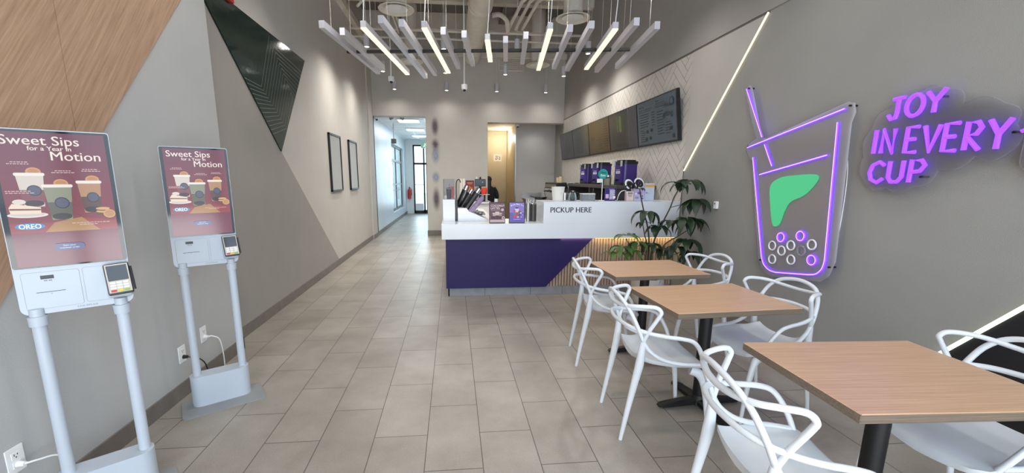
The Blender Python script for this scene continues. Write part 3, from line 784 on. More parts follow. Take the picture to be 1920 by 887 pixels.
# outlets with plugs and cords on the near left wall
def outlet(y, z, label):
    t = thing('wall_outlet', label, 'outlet', (XL0, y, z), 0, 'white wall outlets on the left wall')
    bm = B(); add_box(bm, (0, -.036, -.058), (.006, .036, .058), .003, 2); obj('cover_plate', bm, 'white_plastic', t)
    for s in (.02, -.02):
        bm = B(); add_box(bm, (.005, -.017, s-.015), (.008, .017, s+.015), .003, 2); so = obj('socket', bm, 'white_plastic', t)
        bm = B(); add_box(bm, (.0075, -.008, s-.001), (.0085, -.005, s+.009)); add_box(bm, (.0075, .005, s), (.0085, .008, s+.008)); add_cyl(bm, (.0075, 0, s-.007), (.0085, 0, s-.007), .003, n=8); obj('slot', bm, 'black', so)
    return t
def plug(y, z, m, pts, label):
    t = thing('power_cord', label, 'cord', (XL0+.009, y, z), 0, 'power cords at the left wall')
    bm = B(); add_cyl(bm, (0, 0, 0), (.028, 0, 0), .014, .010, n=12); obj('plug', bm, m, t)
    bm = B(); add_tube(bm, catmull([(.028, 0, 0)]+pts, 6), .004, 8); obj('cable', bm, m, t)
outlet(1.71, .305, 'white wall outlet low on the wall behind the nearest kiosk')
plug(1.71, .285, 'white_plastic', [(.05, .03, -.005), (.075, .09, -.03), (.075, .14, -.13), (.06, .17, -.275)], 'white power cord plugged in behind the nearest kiosk')
outlet(2.79, .295, 'white wall outlet left of the further kiosk, with a black plug')
plug(2.79, .275, 'black', [(.05, .01, -.01), (.07, .04, -.03), (.09, .08, -.10), (.10, .09, -.26)], 'black power cord plugged in left of the further kiosk')
outlet(3.04, .34, 'white wall outlet between the posts of the further kiosk, with a white plug')
plug(3.04, .32, 'white_plastic', [(.05, .01, .0), (.08, .04, -.04), (.09, .05, -.16), (.10, .03, -.305)], 'white power cord hanging behind the further kiosk')

# ================================================================== WALL THINGS, RIGHT
def wallR(y, z, d=0.0): return Vector((XR-d, y, z))
# five menu screens, tops tipped towards the room
def make_menu(k):
    t = thing('menu_screen', '', 'screen')
    bm = B(); add_box(bm, (-.5565, 0, -.315), (.5565, .045, .315), .004, 1); obj('frame', bm, 'black', t)
    bm = B(); add_box(bm, (-.548, -.002, -.304), (.548, .002, .306)); obj('screen', bm, 'tv', t)
    bm = B(); add_box(bm, (-.15, .045, .02), (.15, .16, .2)); add_box(bm, (-.15, .045, -.25), (.15, .07, -.2)); obj('wall_bracket', bm, 'black', t)
    a = Art(basis((0, -.0028, 0), (1, 0, 0), (0, 0, 1)))
    base, tx = [('302f35', '1d1c22'), ('303840', '1b2027'), ('302e2a', '1a1815'), ('32363a', '191d1f'), ('46535f', '171c24')][k]  # nearest screen's base colour has a bluish reflection painted in
    a.rect(-.535, -.292, .535, .294, base)
    R = random.Random(20+k)
    def para(u, v, w, n, dv=.026, h=.008):
        for i in range(n):
            q = u
            while q < u+w*R.uniform(.75, 1):
                l = R.uniform(.015, .05); a.rect(q, v-i*dv, q+l, v-i*dv+h, tx); q += l+.010
    if k == 4:
        a.text('Milk Tea', -.48, .215, .045, tx); para(-.48, .185, .40, 2); a.text('Slush', .02, .235, .04, tx); para(.02, .21, .30, 3, .022)
        para(-.46, .12, .28, 6, .034); para(-.10, .12, .06, 6, .034); para(.06, .10, .16, 9, .036); para(.28, -.06, .14, 5, .034)
        a.text('gifting', .22, .02, .10, tx); a.ell(.44, .19, .05, .05, tx); a.ell(.44, .19, .038, .038, base); a.text('choose', .24, .14, .07, tx)
        for u, v in ((-.24, -.12), (-.12, -.11), (-.28, -.22), (-.16, -.215), (.40, -.14), (.46, -.24)): a.ell(u, v, .026, .024, tx)
        para(-.44, -.10, .1, 6, .03)
    elif k == 3:
        a.rect(.25, -.30, .545, .302, '3d3b46'); a.rect(.23, -.30, .25, .302, '4a5057')
        for u, c in ((-.24, '3f5138'), (-.12, '53623f'), (.02, '2f3c26')):
            a.poly(round_rect(u, -.02, u+.09, .24, .02), c); a.rect(u+.01, -.16, u+.075, -.08, tx)
        a.ell(-.38, .22, .06, .035, tx); para(-.46, .1, .14, 9, .036); para(-.26, -.22, .42, 2)
    elif k == 2:
        a.poly([(-.545, .302), (-.40, .302), (-.22, .05), (-.545, -.1)], '262521'); para(-.05, .2, .22, 11, .042); para(.24, .2, .2, 10, .044); para(-.42, .0, .2, 3)
    elif k == 1:
        a.rect(.44, -.3, .545, .302, '1c2026'); para(-.35, .2, .5, 12, .038)
    else: para(-.1, .2, .4, 10, .042)
    a.done('menu_picture', 'board_art', t)
    return t
MENU_LB = ['dim brownish menu screen, furthest of the wall row, next to the grey cladding', 'dim menu screen second from the far end of the wall row',
           'dim menu screen in the middle of the wall row', 'dim menu screen with tall green drinks, second nearest of the wall row', 'menu screen with a bluish reflection painted in and round pictures, nearest of the wall row']
for k in range(5):
    t = make_menu(k); tag(t, MENU_LB[k], 'screen', 'menu screens on the tiled wall')
    yc = 10.612-1.1145*(k+.5)
    m = Matrix.Translation((2.778, yc, 2.268)) @ Matrix.Rotation(math.radians(-90), 4, 'Z') @ Matrix.Rotation(math.radians(7.5), 4, 'X')
    t.matrix_world = m
# LED lines
bm = B(); add_tube(bm, [wallR(3.770, 2.965, .020), wallR(4.925, 1.585, .020)], .0085, 8); tag(obj('led_strip', bm, 'led'), 'warm white light strip slanting down the edge of the grey wall triangle', 'light strip')
bm = B(); add_tube(bm, [wallR(2.27, .146, .024), wallR(.25, 2.742, .024)], .011, 8); tag(obj('led_strip', bm, 'led_cool'), 'bright light strip along the slanted edge of the black wall triangle', 'light strip')
# neon cup sign
cup = thing('neon_cup_sign', 'purple neon drinks cup with straw on clear acrylic, on the grey wall', 'neon sign', (XR, 3.3, 1.5))
def nt_(pts, r=.0072, m='neon', name='neon_tube', d=.062, closed=False):
    bm = B(); add_tube(bm, [(-d, y-3.3, z-1.5) for y, z in pts], r, 8, closed=closed); o = obj(name, bm, m, cup)
    if m == 'neon':
        bm = B(); add_tube(bm, [(-d-.0045, y-3.3, z-1.5) for y, z in pts], .0036, 6, closed=closed); obj('bright_core', bm, 'neon_core', o)
    return o
acr = [(3.868, 2.362), (3.91, 2.345), (3.915, 2.304), (3.703, 1.859), (3.80, 1.815), (3.82, 1.76), (3.775, 1.69), (3.728, 1.657), (3.500, .76), (3.45, .69), (3.36, .635), (3.316, .628), (2.83, .700), (2.765, .76), (2.730, .88), (2.775, 1.88), (2.755, 1.95), (2.775, 2.015), (2.831, 2.034), (3.578, 1.847), (3.63, 1.86), (3.83, 2.33)]
bm = B(); add_prism(bm, [(-(y-3.3), z-1.5) for y, z in acr], basis((-.045, 0, 0), (0, -1, 0), (0, 0, 1)), .008); obj('acrylic_sheet', bm, 'acrylic', cup, 0)
nt_([(3.886, 2.332), (3.608, 1.861)]); nt_([(3.567, 1.792), (3.448, 1.599)]); nt_([(3.784, 1.78), (2.829, 1.983)]); nt_([(3.583, 1.525), (2.916, 1.663)])
nt_([(3.694, 1.686), (3.455, .85)]+[(q.x, q.y) for q in catmull([(3.44, .795), (3.40, .725), (3.33, .685), (3.25, .680)], 5)]+[(q.x, q.y) for q in catmull([(2.93, .735), (2.86, .757), (2.815, .81), (2.803, .877)], 5)]+[(2.869, 1.895)])
for i, (y, z) in enumerate([(3.249, .991), (3.053, 1.029), (3.334, .904), (3.136, .937), (2.939, .975), (3.225, .877), (3.026, .912), (3.315, .785), (3.116, .82), (2.919, .856)]):
    lit = i in (0, 1, 9)
    o = nt_([(y+.038*math.cos(a*PI/10), z+.038*math.sin(a*PI/10)) for a in range(20)], .0075 if lit else .0065, 'neon' if lit else ('white_plastic' if i != 6 else 'frosted'), 'pearl_ring', .060, True)
    if not lit: o['label'] = 'unlit white ring'
gp = catmull([(3.36, 1.09), (3.42, 1.28), (3.44, 1.42), (3.36, 1.49), (3.20, 1.515), (2.97, 1.51), (3.06, 1.37), (3.20, 1.30), (3.25, 1.22), (3.29, 1.10)], 5, True)
bm = B(); add_prism(bm, [(-(p.x-3.3), p.y-1.5) for p in gp], basis((-.054, 0, 0), (0, -1, 0), (0, 0, 1)), .008); o = obj('leaf_light', bm, 'neon_green', cup); o['label'] = 'green leaf shaped light'
for y, z in ((3.87, 2.335), (2.80, 2.0), (3.79, 1.79), (3.46, .75), (2.77, .83)):
    bm = B(); add_cyl(bm, (0, y-3.3, z-1.5), (-.060, y-3.3, z-1.5), .007, n=10); obj('standoff', bm, 'black', cup)
bm = B(); add_tube(bm, catmull([(-.03, -.42, .32), (-.004, -.5, .1), (-.004, -.52, -.3), (-.004, -.50, -.6)], 5), .003, 6); obj('cable', bm, 'white_plastic', cup)
# neon word sign
STROKES = {'J': [[(.1, .25), (.25, .02), (.45, .05), (.5, .3), (.5, 1)], [(.25, 1), (.75, 1)]], 'O': [[(.4+.36*math.cos(t*PI/8), .5+.5*math.sin(t*PI/8)) for t in range(17)]],
           'Y': [[(.02, 1), (.38, .5), (.38, 0)], [(.74, 1), (.38, .5)]], 'I': [[(.22, 0), (.22, 1)]], 'N': [[(.06, 0), (.06, 1), (.66, 0), (.66, 1)]],
           'E': [[(.6, 1), (.08, 1), (.08, 0), (.6, 0)], [(.08, .52), (.5, .52)]], 'V': [[(.02, 1), (.36, 0), (.70, 1)]], 'R': [[(.08, 0), (.08, 1), (.45, .98), (.6, .78), (.45, .55), (.08, .5), (.62, 0)]],
           'C': [[(.68, .82), (.45, 1), (.16, .85), (.06, .5), (.16, .15), (.45, 0), (.68, .18)]], 'U': [[(.06, 1), (.06, .25), (.2, .03), (.46, .03), (.62, .25), (.62, 1)]], 'P': [[(.08, 0), (.08, 1), (.45, .98), (.6, .75), (.45, .5), (.08, .46)]]}
WID = {'I': .56, ' ': .35}
sg = thing('neon_word_sign', 'purple neon lettering on clear acrylic, right of the neon cup', 'neon sign', (XR, 2.25, 1.7))
def neon_line(txt, y0, z0, y1, z1, h, slant=.0):
    tot = sum(WID.get(c, .86) for c in txt); k = math.dist((y0, z0), (y1, z1))/tot
    dy, dz = (y1-y0)/(tot*k), (z1-z0)/(tot*k); pos = 0
    for c in txt:
        for st in STROKES.get(c, []):
            P = [(-.060, y0+dy*(pos+u)*k-2.25, z0+dz*(pos+u)*k+v*h-1.7) for u, v in st]
            bm = B(); add_tube(bm, P, .012, 8); obj('neon_letter', bm, 'neon', sg)
        pos += WID.get(c, .86)
neon_line('JOY', 2.53, 1.86, 2.20, 1.875, .125); neon_line('IN EVERY', 2.60, 1.655, 1.885, 1.640, .150); neon_line('CUP', 2.585, 1.462, 2.215, 1.468, .135)
out = []
for cy, cz, r, a0, a1 in ((2.27, 1.96, .085, -60, 100), (2.44, 1.95, .08, 60, 130), (2.58, 1.80, .085, 90, 200), (2.61, 1.52, .09, 150, 250), (2.50, 1.475, .075, 230, 310), (2.36, 1.47, .08, 230, 310), (2.25, 1.50, .085, 240, 350), (2.0, 1.66, .07, 240, 300), (1.86, 1.67, .08, 250, 360), (1.86, 1.78, .07, 0, 90)):
    for i in range(7):
        t = math.radians(a0+(a1-a0)*i/6); out.append((-(cy-2.25)+(-r*math.cos(t)) if False else -(cy+r*math.cos(t)*-1-2.25), cz+r*math.sin(t)-1.7))
# outline as a hull of scallops, ordered by angle about the middle of the sign
def hull_order(pts):
    c = (sum(p[0] for p in pts)/len(pts), sum(p[1] for p in pts)/len(pts))
    return sorted(pts, key=lambda p: math.atan2(p[1]-c[1], p[0]-c[0]))
scal = []
base_ = [(-.36, -.24), (-.22, -.27), (-.06, -.26), (.06, -.16), (.22, -.09), (.355, -.08), (.36, .06), (.30, .17), (.12, .20), (.03, .29), (-.14, .30), (-.28, .24), (-.38, .12), (-.40, -.06)]
n_ = len(base_)
for i in range(n_):
    a_, b_ = Vector(base_[i]), Vector(base_[(i+1) % n_]); mid = (a_+b_)/2; d_ = b_-a_; nn = Vector((d_.y, -d_.x)).normalized()
    for j in range(6):
        t = j/6; scal.append(tuple(a_+d_*t+nn*math.sin(t*PI)*.035))
bm = B(); add_prism(bm, scal, basis((-.040, 0, 0), (0, -1, 0), (0, 0, 1)), .008); obj('acrylic_sheet', bm, 'acrylic', sg, 0)
for u, v in ((-.33, -.2), (.0, .26), (.36, .02), (-.02, -.2)):
    bm = B(); add_cyl(bm, (0, -u, v), (-.055, -u, v), .007, n=10); obj('standoff', bm, 'black', sg)
ar = thing('neon_arrow_sign', 'purple neon stroke starting at the right edge of the view', 'neon sign', (XR, 1.72, 1.72))
bm = B(); add_tube(bm, [(-.06, .135, .0), (-.06, -.10, .12)], .010, 8); obj('neon_tube', bm, 'neon', ar)
bm = B(); add_prism(bm, round_rect(-.128, -.20, .25, .20, .06), basis((-.040, 0, 0), (0, -1, 0), (0, 0, 1)), .008); obj('acrylic_sheet', bm, 'acrylic', ar, 0)
for v in (-.15, .15):
    bm = B(); add_cyl(bm, (0, 0, v), (-.055, 0, v), .007, n=10); obj('standoff', bm, 'black', ar)
# small wall sensor
se = thing('wall_sensor', 'small white sensor box on the grey wall beside the plant', 'sensor', (XR, 4.24, 1.205))
bm = B(); add_box(bm, (-.03, -.026, -.04), (0, .026, .04), .006, 2); obj('sensor_body', bm, 'white_plastic', se)
bm = B(); add_box(bm, (-.032, -.012, .005), (-.029, .012, .025), .002); obj('sensor_lens', bm, 'grey_plate', se)

# ================================================================== WALL THINGS, LEFT
def picture(y0, y1, label, c0, c1, k):
    t = thing('picture_frame', label, 'picture', (XL1, (y0+y1)/2, 1.728), 0, 'framed prints on the left wall')
    w2, h2 = (y1-y0)/2, .468; m = basis((.0, 0, 0), (0, 1, 0), (0, 0, 1))
    bm = B()
    for lo, hi in (((-w2, -h2), (w2, -h2+.028)), ((-w2, h2-.028), (w2, h2)), ((-w2, -h2), (-w2+.022, h2)), ((w2-.022, -h2), (w2, h2))):
        add_box(bm, (.0, lo[0], lo[1]), (.035, hi[0], hi[1]))
    obj('frame', bm, 'black', t)
    a = Art(basis((.014, 0, 0), (0, 1, 0), (0, 0, 1)))
    a.rect(-w2+.02, -h2+.02, w2-.02, h2-.02, 'c9c4c6'); a.grad(-w2+.05, -h2+.05, w2-.05, h2-.05, c0, c1, 10)
    R = random.Random(k)
    for i in range(14):
        a.ell(R.uniform(-w2+.12, w2-.12), R.uniform(-h2+.15, h2-.15), R.uniform(.02, .06), R.uniform(.03, .09), R.choice(['9a7c7c', '7d686c', 'b7a3a4', '86757c', 'a89aa4']))
    a.done('print', 'print_art', t)
    bm = B(); add_box(bm, (.018, -w2+.02, -h2+.02), (.021, w2-.02, h2-.02)); obj('glazing', bm, 'picture_glass', t)
picture(6.92, 7.58, 'framed mauve print on the left wall, the nearer of two', '84696d', 'a48f92', 3)
picture(8.17, 8.80, 'framed pale bluish print on the left wall, the further of two', '9aa3b2', 'b3adb8', 4)
# dark green gloss panel with etched chevrons
gr = thing('green_wall_panel', 'dark green glossy triangle panel with etched lines, high on the left wall', 'wall panel', (XL1, 4.9, 2.5))
mG = basis((.003, 0, 0), (0, 1, 0), (0, 0, 1))
bm = B(); add_prism(bm, [(3.60-4.9, 3.03-2.5), (5.04-4.9, 1.78-2.5), (6.06-4.9, 3.03-2.5)], mG, .012); obj('panel', bm, 'green_panel', gr)
bm = B()
def ln(p, q):
    d = Vector((0, q[0]-p[0], q[1]-p[1])).normalized(); nrm = Vector((0, -d.z, d.y))*.0032
    P = Vector((.0156, p[0]-4.9, p[1]-2.5)); Q = Vector((.0156, q[0]-4.9, q[1]-2.5)); quad(bm, [P+nrm, P-nrm, Q-nrm, Q+nrm])
def lerp(a, b, t): return (a[0]+(b[0]-a[0])*t, a[1]+(b[1]-a[1])*t)
for i in range(13):
    t = i/12
    L_, A_ = lerp((4.31, 2.417), (4.85, 1.955), t), lerp((4.66, 2.409), (5.24, 2.06), t)
    T_ = lerp((4.968, 3.0), (5.50, 2.46), t); R_ = lerp((5.99, 2.95), (5.48, 2.34), t)
    ln(L_, A_); ln(A_, T_)
    if i > 1: ln(T_, R_)
obj('etched_lines', bm, 'line', gr, 0)
fa = thing('fire_alarm', 'red fire alarm box above the green wall panel, at the top edge', 'alarm', (XL1, 4.13, 3.10))
bm = B(); add_box(bm, (0, -.07, -.085), (.045, .07, .085), .008, 2); obj('alarm_body', bm, 'red', fa)
bm = B(); add_box(bm, (.045, -.03, -.03), (.065, .03, .03), .01, 2); obj('strobe_lens', bm, 'glass', fa)
# soft vertical lettering on the back wall (out of focus marks)
def soft_mat(name, col):
    m, n, b = new_mat(name); out = n.nodes['Material Output']; t = n.nodes.new('ShaderNodeTexCoord'); mp_ = n.nodes.new('ShaderNodeMapping')
    mp_.inputs['Location'].default_value = (-1, 0, -1); mp_.inputs['Scale'].default_value = (2, 0, 2); n.links.new(t.outputs['Generated'], mp_.inputs[0])
    g = n.nodes.new('ShaderNodeTexGradient'); g.gradient_type = 'QUADRATIC_SPHERE'; n.links.new(mp_.outputs[0], g.inputs[0])
    ml = n.nodes.new('ShaderNodeMath'); ml.operation = 'MULTIPLY'; ml.inputs[1].default_value = .85; ml.use_clamp = True; n.links.new(g.outputs['Fac'], ml.inputs[0])
    tr = n.nodes.new('ShaderNodeBsdfTransparent'); mx = n.nodes.new('ShaderNodeMixShader'); n.links.new(ml.outputs[0], mx.inputs[0]); n.links.new(tr.outputs[0], mx.inputs[1]); n.links.new(b.outputs[0], mx.inputs[2])
    b.inputs['Base Color'].default_value = lin(col)+(1,); b.inputs['Roughness'].default_value = .7; n.links.new(mx.outputs[0], out.inputs[0]); return m
wl = thing('wall_lettering', 'blurred vertical column of grey and lilac marks on the back wall', 'lettering', (-.43, YB, 1.8))
s1, s2 = soft_mat('soft_grey_mark', '6d6570'), soft_mat('soft_lilac_mark', 'a9afca')
for z, h, m in ((2.757, .30, s1), (2.32, .20, s1), (2.05, .26, s2), (1.51, .20, s2), (.96, .40, s1)):
    bm = B(); add_box(bm, (-.13, -.004, z-1.8-h), (.13, -.002, z-1.8+h)); obj('mark', bm, m, wl, 0)

# ================================================================== CEILING
def duct_thing(name, label, cat): return thing(name, label, cat)
du = thing('round_duct', 'large pale round air duct running along the ceiling', 'duct', (.50, 7.3, 4.38))
bm = B(); add_cyl(bm, (0, -1.4, 0), (0, 3.2, 0), .205, n=28); obj('duct_body', bm, 'duct', du)
for y in (-1.1, .2, 1.4, 2.6):
    bm = B(); add_cyl(bm, (0, y, 0), (0, y+.05, 0), .212, n=28); obj('joint_band', bm, 'duct', du)
for y in (-.8, .9):
    bm = B(); add_tube(bm, [(-.214, y, 0), (-.214, y, .82)], .006, 6); add_tube(bm, [(.214, y, 0), (.214, y, .82)], .006, 6); obj('hanger', bm, 'beam', du)
cd = thing('cross_duct', 'pale rectangular air duct crossing the ceiling from wall to wall', 'duct', (.4, 7.6, 4.62))
bm = B(); add_box(bm, (-1.5, -.28, -.0), (1.75, .28, .36), .004); obj('duct_body', bm, 'duct', cd)
for x in (-1.0, 1.3):
    bm = B(); add_box(bm, (x, -.29, -.01), (x+.03, .29, .37)); obj('joint_band', bm, 'beam', cd)
    bm = B(); add_tube(bm, [(x+.1, -.29, .1), (x+.1, -.29, .58)], .006, 6); add_tube(bm, [(x+.1, .29, .1), (x+.1, .29, .58)], .006, 6); obj('hanger', bm, 'beam', cd)
for k, y in enumerate((4.6, 6.2, 8.7, 10.2)):
    bm = B(); add_box(bm, (XL1, y, 4.86), (XR, y+.16, HT), .004)
    tag(obj('ceiling_beam', bm, 'beam', None), ['pale ceiling beam nearest the viewer, above the hanging light bars', 'pale ceiling beam just before the crossing air duct', 'pale ceiling beam behind the crossing air duct', 'pale ceiling beam nearest the back wall'][k], 'beam', 'beams across the ceiling')
for k, x in enumerate((-1.1, 1.15, 2.1)):
    bm = B(); add_box(bm, (x, 4.0, 5.02), (x+.12, YB, HT)); add_box(bm, (x-.05, 4.0, 5.0), (x+.17, YB, 5.02))
    tag(obj('ceiling_joist', bm, 'deck'), ['dark ceiling joist left of the round duct', 'dark ceiling joist just right of the round duct', 'dark ceiling joist near the right wall'][k], 'joist', 'joists along the ceiling')
def pipe(pts, r, label, m='duct', grp='pipes under the ceiling'):
    bm = B(); add_tube(bm, pts, r, 10); o = tag(obj('ceiling_pipe', bm, m), label, 'pipe', grp); return o
pipe([(XL1, 9.0, 4.42), (XR, 9.0, 4.42)], .026, 'upper of two thin pipes crossing from wall to wall before the bulkhead')
pipe([(XL1, 9.1, 4.30), (XR, 9.1, 4.30)], .020, 'lower of two thin pipes crossing from wall to wall before the bulkhead')
pipe([(-1.05, 5.0, 3.80+.62), (-1.05, 9.0, 4.36)], .018, 'thin pipe running along the left side above the light bars')
pipe([(-1.0, 5.0, 4.40), (-1.0, 9.0, 4.40)], .014, 'thinner pipe beside the pipe on the left side above the light bars')
for k, x in enumerate((1.28, 1.42, 1.56)):
    pipe([(x+.45, 6.6, 4.62), (x, 7.9, 4.60), (x-.1, 9.0, 4.50)], .032, ['left of three slanting pipes beside the round duct', 'middle of three slanting pipes beside the round duct', 'right of three slanting pipes beside the round duct'][k])
pipe(catmull([(.80, 8.6, 4.60), (.95, 8.6, 4.62), (1.1, 8.7, 4.55), (1.15, 8.9, 4.42)], 6), .045, 'bent pipe elbow between the round duct and the slanting pipes')
pipe(catmull([(-1.55, 7.6, 4.30), (-1.3, 7.4, 4.42), (-1.0, 7.2, 4.45), (-.85, 7.1, 4.52)], 6), .022, 'bent conduit near the left wall beside the round diffuser')
pipe([(1.75, 6.9, 4.55), (2.2, 6.7, 4.60), (2.86, 6.6, 4.52)], .024, 'short pipe from the right diffuser to the right wall')
DIF = [((-.79, 6.60), 'round ceiling diffuser on the left, nearer of that side'), ((1.87, 6.68), 'round ceiling diffuser on the right, nearer of that side'),
       ((-.85, 9.33), 'round ceiling diffuser on the left near the back wall'), ((1.87, 9.33), 'round ceiling diffuser on the right near the back wall')]
def make_diff():
    t = thing('ceiling_diffuser', '', 'diffuser')
    bm = B(); add_lathe(bm, [(.255, .0), (.262, .006), (.255, .014), (.20, .028), (.16, .06), (.15, .075)], n=36); add_lathe(bm, [(.255, .0), (.245, -.002), (.20, .022), (.15, .05)], n=36); obj('rim', bm, 'beam', t)
    bm = B(); add_lathe(bm, [(0, .004), (.14, .004), (.165, .012), (.14, .024), (0, .024)], n=32); obj('centre_plate', bm, 'white_paint', t)
    bm = B(); add_cyl(bm, (0, 0, .05), (0, 0, 1.1), .15, n=28); obj('neck_duct', bm, 'duct', t)
    for a in range(3):
        bm = B(); add_tube(bm, [(.08*math.cos(a*2.1), .08*math.sin(a*2.1), .02), (.14*math.cos(a*2.1), .14*math.sin(a*2.1), .07)], .006, 6); obj('strut', bm, 'beam', t)
    return t
d0 = make_diff()
for i, (p, lb) in enumerate(DIF):
    t = d0 if i == 0 else copy_tree(d0); t.location = (p[0], p[1], 3.9); tag(t, lb, 'diffuser', 'round ceiling diffusers')
# vent grille on the back wall
vg = thing('vent_grille', 'louvred metal vent grille high on the back wall', 'vent', (1.475, YB, 4.26))
bm = B()
for lo, hi in (((-.31, -.15), (.31, -.13)), ((-.31, .13), (.31, .15)), ((-.31, -.15), (-.29, .15)), ((.29, -.15), (.31, .15))): add_box(bm, (lo[0], -.02, lo[1]), (hi[0], 0, hi[1]))
obj('frame', bm, 'beam', vg)
bm = B(); add_box(bm, (-.29, -.004, -.13), (.29, -.001, .13)); obj('cavity_shade_sheet', bm, 'black', vg)  # black sheet paints the shade behind the louvres
for k in range(9):
    bm = B(); add_box(bm, (-.29, -.012, -.014), (.29, -.009, .008), mtx=Matrix.Translation((0, 0, -.115+.029*k)) @ Matrix.Rotation(math.radians(25), 4, 'X')); obj('louvre', bm, 'duct', vg)
# hanging spotlights
def make_spot():
    t = thing('pendant_spotlight', '', 'light')
    bm = B(); add_lathe(bm, [(0, .19), (.038, .19), (.044, .184), (.044, 0), (.036, 0), (.034, .012), (0, .012)], n=24); obj('shade', bm, 'bar', t)
    bm = B(); add_lathe(bm, [(0, .002), (.034, .002), (.036, .011), (0, .011)], n=24); obj('lamp', bm, 'lamp', t)
    bm = B(); add_cyl(bm, (0, 0, .19), (0, 0, 1.66), .0045, n=6); obj('rod', bm, 'duct', t)
    return t
s0 = make_spot(); k = 0
RW = ['back', 'middle', 'front']
CN = ['first from the left wall', 'second from the left wall', 'third from the left wall', 'fourth from the left wall']
for r, y in enumerate((10.3, 8.67, 7.14)):
    for c, x in enumerate((-1.34, -.12, 1.08, 2.28)):
        t = s0 if k == 0 else copy_tree(s0); k += 1
        t.location = (x, y, 3.54); tag(t, 'lit cylinder spotlight hanging in the %s row, %s' % (RW[r], CN[c]), 'light', 'hanging cylinder spotlights')
        spot('pendant_beam', (x, y, 3.53), SPOT_W*(.22, 1.1, 1.3)[r])
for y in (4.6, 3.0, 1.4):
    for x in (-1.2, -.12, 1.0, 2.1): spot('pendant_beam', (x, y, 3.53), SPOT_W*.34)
# linear pendant fixture: seventeen bars under one black rail
NEAR = [(-1.326, 4.688), (-1.169, 4.884), (-.902, 4.659), (-.695, 4.492), (-.503, 4.571), (-.275, 4.606), (-.084, 4.756), (.143, 4.832), (.406, 4.913), (.617, 4.962), (.822, 4.802), (1.028, 4.51), (1.248, 4.541), (1.439, 4.424), (1.696, 4.432), (1.859, 4.297), (2.114, 4.373)]
LEN = [1.896, 1.480, 1.93, 2.299, 2.026, 1.824, 1.425, 1.177, .857, .759, 1.034, 1.621, 1.496, 1.712, 1.589, 1.863, 1.559]
LIT = (2, 5, 8, 11, 14)
fx = thing('linear_pendant', 'hanging fixture of white bars, five of them lit, on a black rail', 'light', (.45, 5.4, 3.0), math.radians(-7.4))
rotm = Matrix.Rotation(math.radians(7.4), 3, 'Z')
for i, (p, L) in enumerate(zip(NEAR, LEN)):
    q = rotm @ (Vector((p[0], p[1], 3.0))-Vector((.45, 5.4, 3.0)))
    bm = B(); add_box(bm, (q.x-.0285, q.y, .0 if i not in LIT else .014), (q.x+.0285, q.y+L, .075), .002, 1); b_ = obj('light_bar', bm, 'bar', fx)
    if i in LIT:
        bm = B(); add_box(bm, (q.x-.0285, q.y+.004, .0), (q.x+.0285, q.y+L-.004, .0138)); o = obj('diffuser', bm, 'lit', b_); b_['label'] = 'lit bar with a glowing underside'
        bm = B(); add_tube(bm, catmull([(q.x, q.y+.02, .075), (q.x+.02, q.y+.05, .5), (q.x+.01, q.y+.3, 1.2), (q.x, q.y+.4, 2.15)], 6), .005, 6); obj('cord', bm, 'white_plastic', fx)
    for yy in (.25, L-.25):
        if L > 1.2:
            bm = B(); add_tube(bm, [(q.x, q.y+yy, .075), (q.x, q.y+yy, 2.17)], .0018, 5); obj('suspension_wire', bm, 'duct', fx)
bm = B(); add_box(bm, (-1.765, -.02, .020), (1.74, .02, .054), .003, 1); obj('rail', bm, 'black_matte', fx)
# cameras on drop pipes
def drop_cam(x, y, z, zt, label, dark='black'):
    t = thing('security_camera', label, 'camera', (x, y, z))
    bm = B(); add_lathe(bm, [(0, -.055), (.035, -.045), (.055, -.02), (.055, .05), (.03, .06), (0, .06)], n=20); obj('camera_body', bm, 'white_plastic', t)
    bm = B(); add_ball(bm, (0, -.012, -.045), .03); obj('lens_dome', bm, dark, t)
    if zt > z+.1:
        bm = B(); add_cyl(bm, (0, 0, .055), (0, 0, zt-z), .014, n=10); obj('drop_pipe', bm, 'white_plastic', t)
drop_cam(.235, 8.0, 3.14, HT, 'white dome camera hanging on a pole below the light bars')
drop_cam(-1.16, 8.5, 3.36, HT, 'small camera hanging near the left wall beside the spotlights')
drop_cam(-1.90, 11.0, 2.99, 3.0, 'small dome camera in the top left corner of the corridor mouth')
drop_cam(1.78, 11.45, 2.92, 2.92, 'small dome camera under the head of the passage opening')

